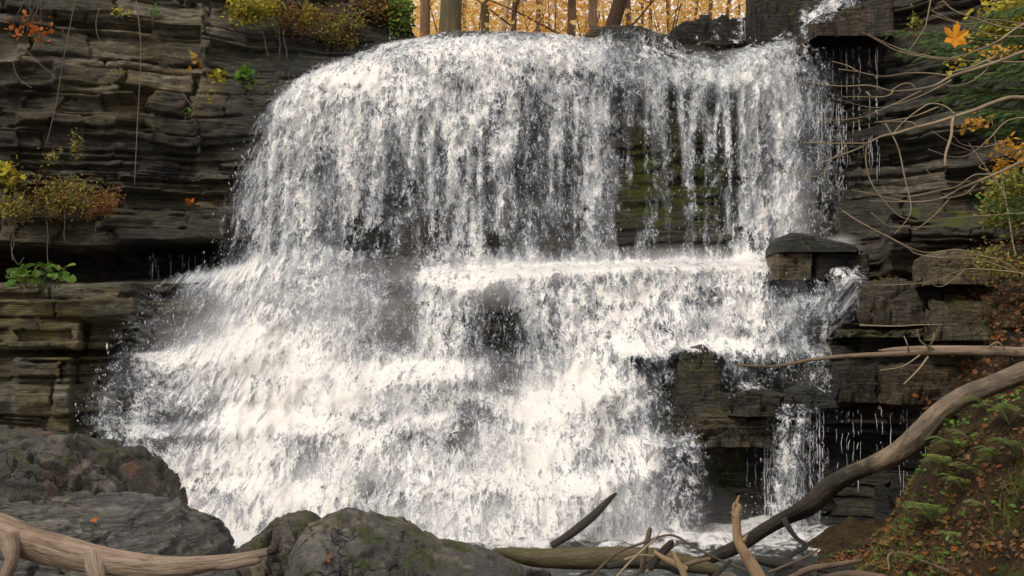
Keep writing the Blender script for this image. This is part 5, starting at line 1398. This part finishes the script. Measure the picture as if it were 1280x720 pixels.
# ------------------------------------------------------------------ the right bank: ferns, grass, leaves
def fern(label, px, py, Y, size, seed, nf=8, mat='ferns', spread=1.0, aim=-1.0):
    r = np.random.default_rng(seed)
    base = A(px, py, Y)
    gz = float(bank_z(np.array([base[0]]), np.array([base[1]]))[0])
    base[2] = gz if abs(gz - base[2]) < .6 else base[2]
    t = empty('fern', base, label, 'fern', 'ferns on the right bank')
    for i in range(nf):
        az = math.pi / 2 * 1.0 + r.uniform(-1.5, 1.5) * spread + (math.pi / 2)   # mostly to the left / front
        d = np.array([math.cos(az) , math.sin(az) * .6 - .25, 0]); d /= np.linalg.norm(d)
        L = size * r.uniform(.7, 1.15)
        pts = np.array([base, base + d * L * .28 + np.array([0, 0, L * .42]), base + d * L * .65 + np.array([0, 0, L * .62]), base + d * L * 1.0 + np.array([0, 0, L * .52])])
        C = catmull(pts, 12)
        mb = MB(); mb.tube(C, np.linspace(.003, .0008, len(C)), 4, raw=True)
        P = []; D = []; S = []
        for j in range(3, len(C), 2):
            ax = C[j] - C[j - 1]; ax /= np.linalg.norm(ax)
            sd = np.cross(ax, [0, 0, 1]); sd /= np.linalg.norm(sd) + 1e-6
            u = j / len(C)
            w = L * .24 * math.sin(math.pi * min(1, (u * .95 + .05))) ** .7
            for sg in (-1, 1):
                for h in (0,):
                    P.append(C[j] - (C[j] - C[j - 1]) * h); D.append(sd * sg + ax * .35 + np.array([0, 0, -.15])); S.append(w)
        o = mb.build('stalk', M['root'], t)
        V, Fc, k = leaves(np.array(P), np.array(D), np.tile([0, -.2, 1.0], (len(P), 1)), np.array(S), 'oval')
        # narrow the leaflets
        Vr = V.reshape(len(P), k, 3); ax = np.array(D); ax /= np.linalg.norm(ax, axis=1)[:, None]
        rel = Vr - np.array(P)[:, None]; al = (rel * ax[:, None]).sum(-1, keepdims=True) * ax[:, None]
        V = (np.array(P)[:, None] + al + (rel - al) * .30).reshape(-1, 3)
        mesh_np('frond', V, Fc, M[mat], t, attrs={'rnd': np.full(len(V), r.uniform(0, 1))}, smooth=False)
FR = [(1182, 566, 8.5, .26, 'light green fern high on the bank just under the fallen log'),
      (1168, 618, 8.3, .30, 'largest bright fern on the edge of the bank'),
      (1198, 545, 8.5, .24, 'fern tucked against the fallen log at the top of the bank'),
      (1222, 600, 8.0, .20, 'small fern in the middle of the bank'),
      (1262, 545, 8.0, .24, 'yellowish fern at the right edge of the bank'),
      (1238, 650, 7.6, .18, 'small green fern among orange leaves low on the bank'),
      (1272, 610, 7.6, .22, 'green fern at the right edge halfway down the bank'),
      (1160, 590, 8.4, .16, 'small pale fern left of the high fern under the log'),
      (1235, 510, 8.6, .2, 'fern at the top of the bank beside the log end'),
      (1150, 640, 8.0, .18, 'low fern on the left shoulder of the bank'),
      (1205, 590, 8.1, .22, 'broad fern just inside the bank edge under the log'),
      (1250, 580, 7.8, .18, 'small fern between two leafy hollows on the bank'),
      (1120, 672, 7.9, .13, 'tiny fern low on the bank edge near the water'),
      (1195, 680, 7.2, .15, 'small fern near the bottom of the bank among brown leaves'),
      (1268, 690, 6.8, .16, 'lowest fern at the right edge of the bank'),
      (1215, 540, 8.4, .20, 'fern directly under the middle of the fallen log')]
for i, (px, py, Y, sz, lab) in enumerate(FR):
    fern(lab, px, py, Y, sz, 600 + i, nf=9 if sz > .22 else 7)

def scatter_bank(n, seed, x0=1.5, x1=5.2, y0=2.6, y1=11.2):
    r = np.random.default_rng(seed)
    x = r.uniform(x0, x1, n); y = r.uniform(y0, y1, n)
    return np.stack([x, y, bank_z(x, y)], 1), r
P, r = scatter_bank(24000, 701)
sel = fbm(P[:, 0] * 1.7, P[:, 1] * 1.7, 0, 702, 3) > .5
P = P[sel]
D = r.normal(0, .45, P.shape); D[:, 2] = 1; D[:, 0] -= .3
o = leaf_obj('grass', P, r.uniform(.04, .15, len(P)), 'blade', M['grass'], None, r, D=D)
tag(o, kind='stuff', label='green and straw coloured grass growing on the right bank', cat='grass')
P, r = scatter_bank(34000, 711)
sel = fbm(P[:, 0] * 1.3, P[:, 1] * 1.3, 0, 712, 3) > .40
P = P[sel]; P[:, 2] += .012
D = r.normal(0, 1, P.shape); D[:, 2] *= .35; D[:, 2] -= .2
o = leaf_obj('leaf_litter', P, r.uniform(.018, .06, len(P)), 'maple', M['litter'], None, r, D=D, up=.9)
tag(o, kind='stuff', label='fallen orange and brown leaves strewn over the right bank', cat='leaf litter')
P, r = scatter_bank(9000, 721)
P[:, 2] += .02
D = r.normal(0, 1, P.shape); D[:, 2] = .3
sel = fbm(P[:, 0] * 2.2, P[:, 1] * 2.2, 0, 722, 3) > .53
o = leaf_obj('ground_cover', P[sel], r.uniform(.03, .06, sel.sum()), 'oval', M['green'], None, r, D=D[sel], up=1.2)
tag(o, kind='stuff', label='small green ground leaves growing among the litter on the right bank', cat='ground cover')
# leaves on the rock ledges of the right slope
r = np.random.default_rng(731)
pl = []
for (a, c, py, Y, n) in [(1085, 1180, 346, 13.6, 30), (1050, 1190, 403, 13.2, 90), (1100, 1190, 500, 12.8, 60), (1180, 1290, 320, 12.4, 60), (1190, 1290, 420, 11.8, 120), (1200, 1290, 470, 11.2, 260), (1190, 1290, 380, 11.5, 260), (1150, 1290, 335, 12.5, 120), (1010, 1100, 500, 13.3, 20)]:
    for i in range(n):
        pl.append(A(r.uniform(a, c), py + r.normal(0, 4 if a < 1180 else 22), Y + r.uniform(-.3, .1)))
pl = np.array(pl)
uq = 640 + pl[:, 0] / pl[:, 1] * F
pl[:, 1] = base_Y(uq, pl[:, 2]) - .10
pl[:, 0] = (uq - 640) / F * pl[:, 1]
D = r.normal(0, 1, pl.shape)
o = leaf_obj('leaf_litter', pl, r.uniform(.03, .08, len(pl)), 'maple', M['litter'], None, r, D=D, up=1.2)
tag(o, kind='stuff', label='brown fallen leaves lying on the right hand rock ledges', cat='leaf litter')

# leaves lying on the boulders
one_leaf('fallen_leaf', 'pale orange leaf lying on the bottom centre boulder', 402, 700, 6.95, .10, M['litter'], (1, -.2, .25), (0, -.6, 1))
one_leaf('fallen_leaf', 'small brown orange leaf lying on the flat grey slab', 112, 651, 7.3, .07, M['orange'], (1, .2, .1), (0, -.5, 1))
one_leaf('fallen_leaf', 'orange leaf on the ledge stone above the big fallen log', 1140, 495, 12.0, .09, M['orange'], (1, .2, .1), (0, -.5, 1))
